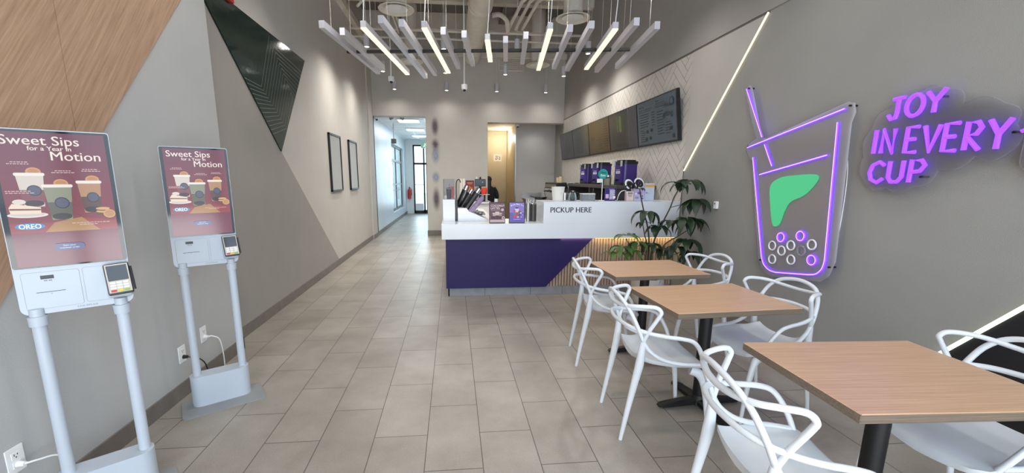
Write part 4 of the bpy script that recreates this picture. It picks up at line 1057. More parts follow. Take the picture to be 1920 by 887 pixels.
# ================================================================== THINGS ON THE COUNTER
ZC, ZB = .9335, 1.2015
def poster(name, x, y, label, draw):
    t = thing(name, label, 'poster stand', (x, y, ZC), 0, 'poster stands on the counter')
    tilt = Matrix.Rotation(math.radians(-7), 4, 'X')
    bm = B(); add_box(bm, (-.100, -.008, .0), (.100, .004, .262), .003, 1, mtx=tilt); obj('frame', bm, 'black', t)
    bm = B(); add_box(bm, (-.085, .0, .0), (.085, .075, .006), .002); add_box(bm, (-.012, .028, .0), (.012, .072, .02)); obj('foot', bm, 'black', t)
    a = Art(tilt @ basis((0, -.0085, 0), (1, 0, 0), (0, 0, 1))); draw(a); a.done('print', 'print_art', t)
def draw_latte(a):
    a.rect(-.092, .010, .092, .252, '6a4654'); a.rect(-.092, .010, .092, .04, 'c8b2b4'); a.rect(-.092, .04, .092, .085, '8d626c')
    a.text('COCONUT', -.082, .205, .034, 'e8dcd8', bold=.0012); a.text('LATTES', -.082, .174, .034, 'e8dcd8', bold=.0012); a.rect(-.08, .160, .06, .1635, 'cdb6b8')
    for u, h, c in ((-.035, .07, 'b9a19a'), (.035, .07, 'a98d85'), (0, .085, 'cbb8b4')):
        a.poly([(u-.017, .05), (u+.017, .05), (u+.023, .05+h), (u-.023, .05+h)], c); a.poly([(u-.017, .05), (u+.017, .05), (u+.02, .05+h*.55), (u-.02, .05+h*.55)], '4f3038'); a.rect(u-.025, .05+h, u+.025, .05+h+.007, 'e6dcda')
    a.poly([(-.085, .05), (-.045, .05), (-.04, .085), (-.08, .085)], '4a2d35'); a.ell(.066, .165, .017, .017, 'c9b8bb'); a.ell(.076, .065, .017, .019, 'ddd2d2'); a.ell(.076, .065, .010, .011, '6a4654')
    a.rect(-.08, .018, .075, .022, '8d7a80')
def draw_bean(a):
    a.rect(-.092, .010, .092, .252, '8b78c2'); a.rect(-.092, .010, .092, .13, '6a5cae')
    for i, c in enumerate('Brown Bean Era'):
        u = -.078+.0117*i; a.text(c, u, .205+.022*(1-((u+.002)/.08)**2), .025, 'efeaf6', bold=.001)
    a.ell(0, .188, .022, .007, '2d2540'); a.poly([(-.018, .10), (.018, .10), (.026, .18), (-.026, .18)], 'cfc4de'); a.poly([(-.017, .10), (.017, .10), (.02, .135), (-.02, .135)], '9b5a55')
    for u, v, r, c in ((-.03, .15, .015, 'b9565e'), (.035, .14, .018, '8f4a55'), (.05, .125, .012, 'e0c9c9'), (-.025, .085, .022, 'c64b57'), (.012, .075, .014, 'e2a8a6'), (.03, .10, .013, '3d5a4a'), (-.035, .115, .013, '5f8a6a'), (.055, .075, .012, 'a79bd6'), (.07, .10, .010, 'a79bd6')): a.ell(u, v, r, r*.8, c)
    a.rect(-.045, .044, .04, .048, 'd8d0ee'); a.rect(-.05, .028, .05, .032, '4d4290')
poster('poster_stand', .545, 5.045, 'small black framed poster of coconut lattes on the counter, brown purple print', draw_latte)
poster('poster_stand', .792, 5.045, 'small black framed poster with lilac print on the counter, right of the latte poster', draw_bean)

cdp = thing('cup_dispenser', 'slanted dispenser with leaning dark cup tubes at the left end of the counter', 'dispenser', (.06, 5.45, ZC))
bm = B(); add_prism(bm, [(0, 0), (.40, 0), (.40, .012), (.145, .125), (.115, .165), (0, .165)], basis((0, .30, 0), (1, 0, 0), (0, 0, 1)), .42); obj('sloped_base', bm, 'white_stone', cdp)
bm = B(); add_box(bm, (.0, -.123, .10), (.115, -.120, .165)); obj('steel_face', bm, 'steel', cdp)
bm = B(); add_box(bm, (-.032, -.10, 0), (-.002, .30, .275), .003); obj('back_panel', bm, 'black', cdp)
TB = [((.005, .24, .15), (.135, .24, .45), 'black', .043), ((.045, .12, .15), (.195, .12, .40), 'black', .040), ((.105, .02, .15), (.290, .02, .415), 'black', .043), ((.165, -.07, .115), (.325, -.07, .30), 'lilac', .033)]
M['lilac'] = mat('lilac_print', '9a7fae', .4, var=.25, scale=25)
for p, q, m, r in TB:
    p, q = Vector(p), Vector(q); d = (q-p).normalized()
    bm = B(); add_cyl(bm, p, p+(q-p)*.80, r, n=20); o = obj('cup_tube', bm, m, cdp)
    bm = B(); add_cyl(bm, p+(q-p)*.80, q, r*.93, r*.86, n=20); obj('cup_stack', bm, 'chrome' if m == 'black' else m, o)
    bm = B(); s_ = d.cross(Vector((0, 1, 0))).normalized(); add_tube(bm, [p+d*.02+Vector((0, -r*.92, 0))-s_*r*.3, p+(q-p)*.78+Vector((0, -r*.92, 0))-s_*r*.3], .007, 6); obj('highlight_strip', bm, 'chrome', o)  # chrome strip shaped as the silver highlight along the tube
for k in range(4):
    bm = B(); c = Vector((.21+.045*k, -.05+.02*k, .125-.02*k)); add_lathe(bm, [(0, 0), (.02, 0), (.022, .02), (.012, .034), (0, .036)], c, 14); obj('condiment_cap', bm, 'steel', cdp)
bm = B(); add_box(bm, (.18, .06, .06), (.36, .24, .10), .01); obj('utensil_tray', bm, 'dark_steel', cdp)

cs = thing('acrylic_case', 'clear acrylic display case on the white upstand at the counter end', 'case', (-.05, 5.45, 1.2155))
bm = B()
for lo, hi in (((-.072, -.072, 0), (-.069, .072, .255)), ((.069, -.072, 0), (.072, .072, .255)), ((-.069, -.072, 0), (.069, -.069, .255)), ((-.069, .069, 0), (.069, .072, .255)), ((-.072, -.072, .252), (.072, .072, .256))): add_box(bm, lo, hi)
obj('acrylic_walls', bm, 'acrylic', cs)
bm = B(); add_box(bm, (-.0725, -.0735, 0), (-.066, -.0675, .256)); obj('edge_strip', bm, 'black', cs)
tm = thing('tumbler', 'dark plum tumbler inside the clear acrylic case', 'tumbler', (-.055, 5.44, 1.2165))
bm = B(); add_lathe(bm, [(0, 0), (.026, 0), (.034, .125), (.030, .125), (.024, .004), (0, .004)]); obj('cup_body', bm, mat('plum_plastic', '3a2a3c', .3, var=.2), tm)
bm = B(); add_lathe(bm, [(.035, .122), (.036, .132), (.02, .15), (0, .152)]); obj('lid', bm, 'frosted', tm)
bm = B(); add_cyl(bm, (.005, 0, .15), (.012, 0, .20), .004, n=8); obj('straw', bm, 'chrome', tm)
rt = thing('gift_tag', 'small red card standing behind the plum tumbler in the acrylic case', 'card', (-.010, 5.48, 1.2175))
bm = B(); add_box(bm, (-.024, -.002, 0), (.024, .002, .16)); obj('card', bm, 'orange_red', rt)
bm = B(); add_box(bm, (-.02, -.012, 0), (.02, .012, .006)); obj('card_foot', bm, 'white_plastic', rt)

for nm, x, y, r, h, m, lb in (('straw_canister', .968, 5.26, .028, .235, 'steel', 'slim steel straw canister right of the lilac poster'), ('utensil_canister', 1.045, 5.30, .044, .225, 'dark_steel', 'wider dark steel canister between two slim ones beside the raised bar')):
    t = thing(nm, lb, 'canister', (x, y, ZC)); bm = B(); add_lathe(bm, [(0, 0), (r, 0), (r, h), (r*.9, h), (r*.9, .006), (0, .006)], n=24); obj('canister_body', bm, m, t)
    bm = B(); add_lathe(bm, [(r, h-.004), (r*1.06, h), (r, h+.004)], n=24); obj('rim', bm, 'chrome', t)
    for k in range(4):
        a_ = k*1.6; bm = B(); add_cyl(bm, (r*.5*math.cos(a_), r*.5*math.sin(a_), .01), (r*.75*math.cos(a_), r*.75*math.sin(a_), h+.03+.01*k), .004, n=8); obj('straw', bm, 'white_plastic', t)
sb = thing('pump_bottle', 'clear pump bottle with white cap behind the latte poster', 'bottle', (.56, 5.35, ZC))
bm = B(); add_lathe(bm, [(0, 0), (.034, 0), (.036, .01), (.036, .19), (.016, .225), (.016, .24), (0, .24)], n=20); obj('bottle_body', bm, 'frosted', sb)
bm = B(); add_cyl(bm, (0, 0, .235), (0, 0, .285), .024, .021, n=18); obj('cap', bm, 'white_plastic', sb)

# on the raised bar
pc = thing('paper_tub', 'large white paper tub with a black bow mark, left end of the raised bar', 'tub', (1.345, 5.20, ZB))
bm = B(); add_lathe(bm, [(0, .0), (.066, 0), (.084, .172), (.087, .176), (.084, .180), (.080, .176), (.064, .006), (0, .006)], n=32); obj('tub_body', bm, 'paper', pc)
a = Art(basis((.012, -.0815, .0), (1, 0, 0), (0, .09, 1)))
a.poly([(-.002, .150), (-.020, .160), (-.020, .138)], '15151a'); a.poly([(.002, .150), (.020, .160), (.020, .138)], '15151a')
a.line(0, .125, .008, .100, .008, '15151a'); a.line(.008, .120, -.004, .100, .006, '15151a'); a.ell(0, .094, .009, .007, '15151a'); a.ell(.010, .106, .007, .006, '15151a'); a.done('bow_mark', 'print_art', pc)
us = thing('round_counter_sign', 'round teal sign on a thin white stick standing on the raised bar', 'sign', (1.918, 5.18, ZB))
bm = B(); add_lathe(bm, [(0, 0), (.035, 0), (.035, .006), (0, .006)], n=20); obj('foot', bm, 'white_plastic', us)
bm = B(); add_cyl(bm, (0, 0, .004), (0, 0, .30), .005, n=8); obj('stick', bm, 'white_plastic', us)
bm = B(); add_prism(bm, [(u, v+.342) for u, v in circ(0, 0, .064, n=12)], basis((0, -.006, 0), (1, 0, 0), (0, 0, 1)), .005); obj('disc', bm, 'teal', us)
a = Art(basis((0, -.0115, .342), (1, 0, 0), (0, 0, 1))); a.text('Uber', 0, .006, .040, '10302c', 'CENTER', bold=.001); a.text('Eats', 0, -.030, .040, 'e8f4f0', 'CENTER', bold=.001); a.done('lettering', 'print_art', us)
bm = B(); add_box(bm, (-.055, -.004, .235), (.012, .0, .285), mtx=Matrix.Rotation(math.radians(-4), 4, 'Y')); o = obj('tag_card', bm, 'paper', us)
tbx = thing('clear_container', 'clear plastic container on the raised bar left of the teal sign', 'container', (1.735, 5.2, ZB))
bm = B()
for lo, hi in (((-.08, -.06, 0), (.08, .06, .004)), ((-.082, -.062, 0), (-.079, .062, .088)), ((.079, -.062, 0), (.082, .062, .088)), ((-.08, -.062, 0), (.08, -.059, .088)), ((-.08, .059, 0), (.08, .062, .088))): add_box(bm, lo, hi)
obj('container_body', bm, 'frosted', tbx)
bm = B(); add_tube(bm, [(u, v, .090) for u, v in round_rect(-.086, -.066, .086, .066, .012)], .004, 6, closed=True); obj('rim', bm, 'white_plastic', tbx)
pl = thing('purple_price_sign', 'purple upright sign with white lines on the raised bar', 'sign', (2.045, 5.22, ZB))
bm = B(); add_box(bm, (-.072, -.006, 0), (.072, .006, .163), .002); obj('board', bm, 'purple_gloss', pl)
bm = B(); add_box(bm, (-.06, -.02, 0), (.06, .03, .006)); obj('foot', bm, 'purple_gloss', pl)
a = Art(basis((0, -.0066, 0), (1, 0, 0), (0, 0, 1)))
for i in range(7): a.rect(-.010, .126-.018*i, .060, .136-.018*i, 'e4e2ee')
a.rect(-.02, .147, .05, .151, 'c9c2e2'); a.poly(round_rect(-.062, .03, -.02, .085, .006), 'c7aacb'); a.ell(.055, .045, .016, .014, 'f2effa'); a.done('lines', 'print_art', pl)
ar_ = thing('chalk_sign', 'dark rounded sign with a pale rim beside the purple sign', 'sign', (2.205, 5.24, ZB))
pr = [(-.055, 0), (.06, 0), (.06, .128)]+[(q.x, q.y) for q in catmull([(.03, .132), (-.01, .115), (-.04, .065), (-.055, 0)], 5)][:-1]
bm = B(); add_prism(bm, pr, basis((0, .01, 0), (1, 0, 0), (0, 0, 1)), .014); obj('board', bm, 'black_matte', ar_)
bm = B(); add_tube(bm, [(p[0], -.004, p[1]) for p in pr[2:]], .005, 6); obj('rim', bm, 'white_plastic', ar_)
def box_thing(name, label, x, y, sx, sy, h, m, draw=None):
    t = thing(name, label, 'box', (x, y, ZB)); bm = B(); add_box(bm, (-sx/2, -sy/2, 0), (sx/2, sy/2, h), .002, 1); obj('carton', bm, m, t)
    if draw: a = Art(basis((0, -sy/2-.0006, 0), (1, 0, 0), (0, 0, 1))); draw(a); a.done('print', 'print_art', t)
    return t
def d1(a):
    for u in (-.016, .016): a.rect(u-.013, .085, u+.013, .108, '18161a'); a.ell(u, .0965, .006, .006, 'ddd5d3')
    a.rect(-.03, .068, .03, .074, '5c5458'); a.rect(-.022, .054, .022, .060, '5c5458')
box_thing('gift_carton', 'small pale pink carton with a black logo on the raised bar', 2.297, 5.22, .096, .09, .120, mat('pale_pink_card', 'd6c6c1', .6), d1)
def d2(a):
    a.grad(-.070, 0, .070, .148, 'c2c4da', 'a99bc6', 8)
    for u, v, r, c in ((-.03, .04, .03, '8d8fb8'), (.03, .06, .025, '8572a8'), (0, .10, .03, '6c5a94'), (.04, .03, .018, '55506f'), (-.045, .09, .016, 'd6d6e6')): a.ell(u, v, r, r*.6, c)
b2_ = box_thing('printed_carton', 'lilac printed carton under the black and white bow on the raised bar', 2.428, 5.24, .142, .10, .149, mat('lilac_card', 'b9b3cf', .6), d2)
def d3(a):
    a.rect(-.063, .175, .063, .208, 'd9a24a'); a.text('gift', -.055, .10, .022, '34405c', bold=.001); a.rect(-.055, .092, .0, .095, '6b7690')
box_thing('tall_carton', 'tall pale blue carton with an orange band at the right end of the bar', 2.568, 5.24, .128, .09, .225, mat('pale_blue_card', 'b9c3d6', .6), d3)
bw = thing('ribbon_bow', 'large black and white ribbon bow on top of the lilac carton', 'bow', (2.372, 5.24, ZB+.1505))
for k, (cx, cz, rx, rz, m, rr) in enumerate(((-.07, .062, .045, .055, 'white_plastic', .012), (-.055, .055, .028, .04, 'black', .013), (.055, .078, .055, .058, 'white_plastic', .012), (.055, .076, .036, .040, 'black', .016), (-.10, .02, .03, .025, 'black', .010), (.0, .05, .02, .03, 'black', .012))):
    bm = B(); add_tube(bm, [(cx+rx*math.cos(t*PI/9), -.01*k+.03*math.sin(t*PI/9), cz+rz*math.sin(t*PI/9)) for t in range(18)], rr, 6, closed=True, flat=.5); obj('ribbon_loop', bm, m, bw)
bm = B(); add_ball(bm, (.055, .0, .076), (.034, .018, .036)); obj('rosette', bm, 'purple_gloss', bw)
bm = B(); add_ball(bm, (-.01, 0, .022), (.03, .025, .022)); obj('knot', bm, 'black', bw)

cf = thing('glass_carafe', 'small glass carafe with a black lid on the raised bar, right of the white tub', 'carafe', (1.543, 5.22, ZB))
bm = B(); add_lathe(bm, [(0, 0), (.05, 0), (.058, .03), (.045, .085), (.03, .11), (.027, .11), (.042, .083), (.054, .03), (.046, .004), (0, .004)], n=22); obj('carafe_body', bm, 'glass', cf)
bm = B(); add_lathe(bm, [(0, .005), (.045, .005), (.053, .03), (.048, .05), (0, .05)], n=22); obj('coffee', bm, mat('dark_coffee', '1d120d', .2), cf)
bm = B(); add_lathe(bm, [(0, .128), (.02, .128), (.033, .12), (.033, .105), (0, .105)], n=20); obj('lid', bm, 'black', cf)
bm = B(); add_tube(bm, catmull([(.03, 0, .11), (.08, 0, .10), (.085, 0, .05), (.056, 0, .03)], 5), .006, 8); obj('handle', bm, 'black', cf)
for i, (x, y, m, lb) in enumerate(((1.462, 5.30, 'chrome', 'steel milk jug standing between the white tub and the glass carafe'),)):
    t = thing('milk_jug', lb, 'jug', (x, y, ZB)); bm = B(); add_lathe(bm, [(0, 0), (.036, 0), (.040, .01), (.034, .075), (.037, .10), (.033, .10), (.031, .07), (.036, .006), (0, .006)], n=22); obj('jug_body', bm, m, t)
    bm = B(); add_tube(bm, catmull([(.034, 0, .085), (.066, 0, .08), (.066, 0, .03), (.038, 0, .02)], 5), .004, 8); obj('handle', bm, m, t)
for i, (x, lb, h) in enumerate(((1.852, 'dark syrup bottle left of the teal sign', .155), (1.795 + .068, '', .0))):
    if not lb: continue
    t = thing('syrup_bottle', lb, 'bottle', (x, 5.32, ZB)); bm = B(); add_lathe(bm, [(0, 0), (.026, 0), (.028, .01), (.028, h*.55), (.011, h*.75), (.011, h*.9), (0, h*.9)], n=18); obj('bottle_body', bm, mat('dark_syrup_glass', '2a2320', .15), t)
    bm = B(); add_cyl(bm, (0, 0, h*.88), (0, 0, h), .013, n=14); obj('cap', bm, 'black', t)

# purple drink dispensers on the riser
def make_urn():
    t = thing('drink_dispenser', '', 'dispenser')
    bm = B(); add_prism(bm, round_rect(-.14, -.13, .14, .13, .07, 6), Matrix.Translation((0, 0, .035)), .275); obj('tank', bm, 'purple_gloss', t)
    bm = B(); add_prism(bm, round_rect(-.148, -.138, .148, .138, .075, 6), Matrix.Translation((0, 0, .305)), .04); add_prism(bm, round_rect(-.12, -.11, .12, .11, .06, 6), Matrix.Translation((0, 0, .345)), .022); obj('lid', bm, 'black', t)
    bm = B(); add_prism(bm, round_rect(-.143, -.133, .143, .133, .07, 6), Matrix.Translation((0, 0, 0)), .038); obj('base', bm, 'black', t)
    for x in (-.09, .09):
        bm = B(); add_box(bm, (x-.02, -.146, .27), (x+.02, -.130, .355), .005); obj('clamp', bm, 'chrome', t)
    bm = B(); add_cyl(bm, (0, -.125, .075), (0, -.175, .075), .014, n=12); add_cyl(bm, (0, -.168, .085), (0, -.168, .04), .010, n=10); obj('tap', bm, 'black', t)
    a = Art(basis((0, -.1308, 0), (1, 0, 0), (0, 0, 1))); a.rect(-.055, .17, .055, .205, 'd8d4ea')
    for i in range(6): a.rect(-.05+.017*i, .218, -.038+.017*i, .228, 'bdb4dd')
    for i in range(5): a.rect(-.045+.019*i, .181, -.033+.019*i, .194, '3c3560')
    a.done('label_print', 'print_art', t)
    return t
u0 = make_urn()
for i, (p, rz, lb) in enumerate((((2.58, 6.02), -80, 'purple drink dispenser standing alone on the riser, nearest the viewer'), ((2.55, 6.95), -78, 'purple drink dispenser behind the teal sign, right of the pair'), ((2.55, 7.62), -78, 'purple drink dispenser left of the pair, furthest along the riser'))):
    t = u0 if i == 0 else copy_tree(u0); t.location = (p[0], p[1], 1.3905); t.rotation_euler = (0, 0, math.radians(rz)); tag(t, lb, 'dispenser', 'purple drink dispensers')
for i, (y, m) in enumerate(((6.36, 'beige'), (6.52, 'dark_steel'))):
    t = thing('ingredient_jar', ('clear jar of pale powder on the riser between the dispensers', 'clear jar of dark grains on the riser between the dispensers')[i], 'jar', (2.44, y, 1.3905), 0, 'jars on the riser')
    bm = B(); add_lathe(bm, [(0, 0), (.05, 0), (.052, .01), (.052, .10), (0, .10)], n=20); obj('contents', bm, m, t)
    bm = B(); add_lathe(bm, [(0, -.0), (.055, -.0), (.056, .125), (.05, .125)], n=20); obj('jar_glass', bm, 'glass', t)
    bm = B(); add_lathe(bm, [(0, .15), (.055, .15), (.057, .145), (.057, .124), (0, .124)], n=20); obj('lid', bm, 'steel', t)
# espresso machine further along the back counter
em = thing('espresso_machine', 'black and steel espresso machine on the back counter under the far menu screens', 'coffee machine', (2.42, 9.2, .9005))
bm = B(); add_box(bm, (-.20, -.55, .03), (.28, .55, .12), .01); add_box(bm, (.0, -.55, .1), (.28, .55, .38), .01); add_box(bm, (-.22, -.56, .36), (.28, .56, .50), .02, 3); obj('machine_body', bm, 'black', em)
bm = B(); add_box(bm, (-.225, -.50, .385), (-.218, .50, .46)); obj('front_plate', bm, 'steel', em)
bm = B(); add_box(bm, (-.24, -.5, .115), (.0, .5, .13)); obj('drip_tray', bm, 'steel', em)
for y in (-.3, .0, .3):
    bm = B(); add_cyl(bm, (-.12, y, .36), (-.12, y, .31), .04, n=16); o = obj('group_head', bm, 'chrome', em)
    bm = B(); add_tube(bm, [(-.14, y, .315), (-.30, y, .30)], [.012, .017], 8); obj('portafilter_handle', bm, 'black', o)
for y in (-.5, .5):
    bm = B(); add_tube(bm, catmull([(-.18, y, .40), (-.24, y, .36), (-.23, y, .2), (-.2, y, .15)], 5), .007, 8); obj('steam_wand', bm, 'chrome', em)
for x in (-.16, .24):
    for y in (-.5, .5):
        bm = B(); add_cyl(bm, (x, y, 0), (x, y, .035), .02, n=10); obj('foot', bm, 'black', em)
for i, (y, h, lb) in enumerate(((9.45, .11, 'shorter stack of beige paper cups on the espresso machine'), (9.22, .135, 'taller stack of beige paper cups on the espresso machine'))):
    t = thing('cup_stack', lb, 'cups', (2.44, y, 1.4005), 0, 'stacks of paper cups'); bm = B(); pf = [(0, 0), (.045, 0)]
    for k in range(5): pf += [(.040+.001*k, .01+h*k/5), (.048, .012+h*(k+.6)/5)]
    pf += [(.05, h), (0, h)]
    add_lathe(bm, pf, n=20); obj('stacked_cups', bm, 'beige', t)
gd = thing('coffee_grinder', 'black coffee grinder with a dark hopper beside the espresso machine', 'grinder', (2.42, 8.35, .9005))
bm = B(); add_box(bm, (-.11, -.10, 0), (.13, .10, .04), .008); add_box(bm, (-.06, -.09, .04), (.12, .09, .38), .02, 3); obj('grinder_body', bm, 'black', gd)
bm = B(); add_lathe(bm, [(.045, .38), (.05, .40), (.085, .50), (.08, .505), (0, .51)], n=20); obj('hopper', bm, 'frosted', gd)
bm = B(); add_tube(bm, [(-.05, 0, .2), (-.15, 0, .19)], .010, 8); obj('handle', bm, 'black', gd)

# left back counter by the back wall
wb = thing('white_carton', 'tall white carton on the left back counter', 'box', (.235, 10.35, .9205))
bm = B(); add_box(bm, (-.062, -.10, 0), (.062, .10, .556), .003); obj('carton', bm, 'paper', wb)
bm = B(); add_box(bm, (-.008, -.101, .3), (.008, -.10, .556)); obj('tape', bm, 'beige', wb)
rp = thing('red_poster_board', 'small red and brown poster board propped behind the cup tubes', 'poster', (.42, 10.22, .9205))
bm = B(); add_box(bm, (-.105, -.006, 0), (.105, .006, .515), mtx=Matrix.Rotation(math.radians(-5), 4, 'X')); obj('board', bm, 'black', rp)
a = Art(Matrix.Rotation(math.radians(-5), 4, 'X') @ basis((0, -.0068, 0), (1, 0, 0), (0, 0, 1))); a.rect(-.098, .255, .098, .50, '7a2a22'); a.ell(-.02, .33, .035, .05, 'd98a3a'); a.ell(.045, .31, .028, .04, 'c9612f'); a.rect(-.07, .45, .07, .465, 'c98f84'); a.rect(-.05, .425, .05, .435, 'c98f84'); a.done('print', 'print_art', rp)
td = thing('order_terminal', 'black order terminal with small things on top, on the left back counter', 'monitor', (.69, 10.47, .9205))
bm = B(); add_box(bm, (-.138, -.03, .365), (.138, .02, .548), .008); obj('monitor', bm, 'black', td)
bm = B(); add_box(bm, (-.125, -.0325, .378), (.125, -.029, .535)); obj('screen', bm, 'tv', td)
bm = B(); add_box(bm, (-.03, -.01, .02), (.03, .03, .37), .005); add_box(bm, (-.12, -.08, 0), (.12, .10, .02), .005); obj('stand', bm, 'black', td)
bm = B(); add_ball(bm, (.06, -.033, .47), (.015, .004, .008)); obj('logo_mark', bm, 'white_plastic', td)
for k, (x, c, lb) in enumerate(((-.09, 'white_plastic', 'small white figure-like trinket at the left on the black terminal'), (.0, 'black', 'small black trinket in the middle on the black terminal'), (.08, 'beige', 'small beige trinket at the right on the black terminal'))):
    t = thing('trinket', lb, 'trinket', (.69+x, 10.465, 1.4690), 0, 'trinkets on the terminal'); bm = B(); add_lathe(bm, [(0, 0), (.028, 0), (.030, .012), (.016, .024), (.020, .04), (.010, .056), (0, .058)], n=14); obj('trinket_body', bm, c, t)
sf = thing('small_stand', 'small pale stand at the passage side of the left back counter, holding a red basket', 'stand', (.775, 10.12, .9205))
bm = B(); add_box(bm, (-.12, -.12, .168), (.12, .12, .180), .002); obj('stand_top', bm, 'steel', sf)
bm = B(); add_box(bm, (-.02, -.02, .0), (.02, .02, .168)); add_box(bm, (-.08, -.08, 0), (.08, .08, .008)); obj('stand_leg', bm, 'black', sf)
rb = thing('red_basket', 'orange red frilled basket on the small pale stand', 'basket', (.762, 10.12, 1.1010))
bm = B(); add_lathe(bm, [(0, 0), (.060, 0), (.073, .03), (.078, .10), (.070, .135), (.064, .10), (.055, .01), (0, .01)], n=20); obj('basket_body', bm, 'orange_red', rb)
for k in range(7):
    a_ = 2*PI*k/7; bm = B(); add_ball(bm, (.055*math.cos(a_), .055*math.sin(a_), .138), (.02, .02, .022), u=10, v=6); obj('frill', bm, 'orange_red', rb)
hs = thing('gooseneck_tap', 'dark gooseneck tap behind the cup dispenser at the far left', 'tap', (.06, 10.12, .9205))
bm = B(); add_tube(bm, catmull([(.02, 0, 0), (.02, 0, .42), (.05, 0, .52), (.10, 0, .53), (.125, 0, .46)], 6), .011, 8); obj('spout', bm, 'black', hs)
bm = B(); add_lathe(bm, [(0, 0), (.03, 0), (.03, .02), (0, .03)], (.02, 0, 0), 14); obj('tap_base', bm, 'black', hs)
# notice in the passage
nz_ = thing('wall_notice', 'small black and white notice on the yellow passage door', 'notice', (1.462, 13.568, 2.145))
bm = B(); add_box(bm, (-.13, -.006, -.105), (.13, 0, .105)); obj('plate', bm, 'paper', nz_)
a = Art(basis((0, -.0066, 0), (1, 0, 0), (0, 0, 1))); R = random.Random(5)
for i in range(9):
    for j in range(6):
        if R.random() < .6: a.rect(-.10+.022*i, -.06+.022*j, -.082+.022*i, -.042+.022*j, '26241f')
a.done('print', 'print_art', nz_)
sg2 = thing('door_label', 'faint grey printed label low on the yellow passage door', 'label', (1.30, 13.5685, 1.20)); a = Art(basis((0, -.002, 0), (1, 0, 0), (0, 0, 1)))
for v, w_ in ((.03, .2), (.0, .24), (-.03, .26)): a.rect(-w_/2, v, w_/2, v+.012, '9d9072')
a.done('print', 'print_art', sg2)

# ------------------------------------------------------------------ corridor things
for i, y in enumerate((11.9, 14.0, 16.0)):
    t = thing('ceiling_troffer', ('bright ceiling panel nearest the corridor mouth', 'bright ceiling panel in the middle of the corridor', 'bright ceiling panel nearest the glazed back door')[i], 'light', (-1.2, y, 3.052), 0, 'bright panels in the corridor ceiling')
    bm = B(); add_box(bm, (-.3, -.3, -.02), (.3, .3, .0)); obj('frame', bm, 'white_plastic', t)
    bm = B(); add_box(bm, (-.27, -.27, -.024), (.27, .27, -.0195)); obj('diffuser', bm, 'tube_light', t)
tl = thing('twin_spotlight', 'twin headed emergency spotlight at the corridor mouth ceiling', 'light', (-1.42, 11.15, 3.05))
bm = B(); add_box(bm, (-.10, -.03, -.035), (.10, .03, .0), .006); obj('light_body', bm, 'grey_plate', tl)
for x in (-.13, .13):
    bm = B(); add_cyl(bm, (x*.8, 0, -.03), (x*1.25, -.05, -.06), .035, .045, n=14); obj('lamp_head', bm, 'grey_plate', tl)
hc = thing('hanging_speaker', 'small dark speaker hanging on a rod by the corridor left wall', 'speaker', (-1.70, 12.5, 2.55))
bm = B(); add_box(bm, (-.07, -.07, -.07), (.07, .07, .06), .01); obj('speaker_body', bm, 'dark_steel', hc)
bm = B(); add_cyl(bm, (0, 0, .06), (0, 0, .505), .012, n=8); obj('rod', bm, 'grey_plate', hc)
ex = thing('exit_sign', 'green exit sign above the glazed back door', 'sign', (-1.05, 17.2, 2.80))
bm = B(); add_box(bm, (-.22, -.03, -.12), (.22, .03, .12), .006); add_box(bm, (-.02, -.01, .12), (.02, .01, .26)); obj('sign_box', bm, 'white_plastic', ex)
a = Art(basis((0, -.031, 0), (1, 0, 0), (0, 0, 1))); a.rect(-.21, -.11, .21, .11, '2f8f5f'); a.rect(.03, -.09, .17, .09, 'cfeadb'); a.ell(-.05, .05, .025, .025, 'e8f5ee'); a.line(-.05, .03, -.09, -.04, .035, 'e8f5ee'); a.line(-.09, -.03, -.13, -.08, .022, 'e8f5ee'); a.line(-.08, -.04, -.03, -.085, .022, 'e8f5ee'); a.line(-.05, .01, .0, -.01, .018, 'e8f5ee'); a.done('pictogram', 'screen_art', ex)
fe = thing('fire_extinguisher', 'red fire extinguisher on the white column at the corridor end', 'extinguisher', (-1.83, 17.66, .62))
bm = B(); add_lathe(bm, [(0, 0), (.07, 0), (.075, .01), (.075, .36), (.03, .43), (.025, .45), (0, .45)], n=20); obj('cylinder', bm, 'red', fe)
bm = B(); add_box(bm, (-.02, -.05, .45), (.02, .05, .49), .005); add_box(bm, (-.012, -.08, .49), (.012, .04, .505)); obj('valve', bm, 'black', fe)
bm = B(); add_tube(bm, catmull([(.02, -.03, .46), (.09, -.05, .40), (.085, -.04, .15)], 6), .011, 8); obj('hose', bm, 'black', fe)
bm = B(); add_box(bm, (-.03, .07, .1), (.03, .09, .4)); obj('wall_bracket', bm, 'grey_plate', fe)

# ================================================================== PLANT
pt = thing('potted_plant', 'leafy dark green plant in a white pot beside the slatted counter', 'plant', (2.30, 4.55, 0))
bm = B(); add_lathe(bm, [(0, 0), (.13, 0), (.155, .04), (.185, .22), (.188, .33), (.182, .335), (.176, .33), (.172, .27), (0, .27)], n=36); obj('pot', bm, 'pot', pt)
bm = B(); add_lathe(bm, [(0, .285), (.173, .275)], n=24)
obj('soil', bm, 'soil', pt)
PX, PY = 2.30, 4.55
def stem(pts, r0, r1):
    P = catmull([(x-PX, y-PY, z) for x, y, z in pts], 6); n = len(P)
    bm = B(); add_tube(bm, P, [r0+(r1-r0)*i/(n-1) for i in range(n)], 8); obj('stem', bm, 'stem', pt)
stem([(2.29, 4.55, .27), (2.275, 4.52, .70), (2.235, 4.5, .92), (2.18, 4.5, 1.09), (2.12, 4.5, 1.30), (2.105, 4.5, 1.37)], .011, .006)
stem([(2.26, 4.56, .27), (2.25, 4.53, .70), (2.20, 4.5, .85), (2.17, 4.5, .97)], .009, .005)
stem([(2.33, 4.55, .27), (2.33, 4.54, .70), (2.40, 4.52, .94), (2.48, 4.5, 1.15), (2.53, 4.5, 1.30), (2.62, 4.5, 1.42), (2.70, 4.48, 1.43)], .011, .005)
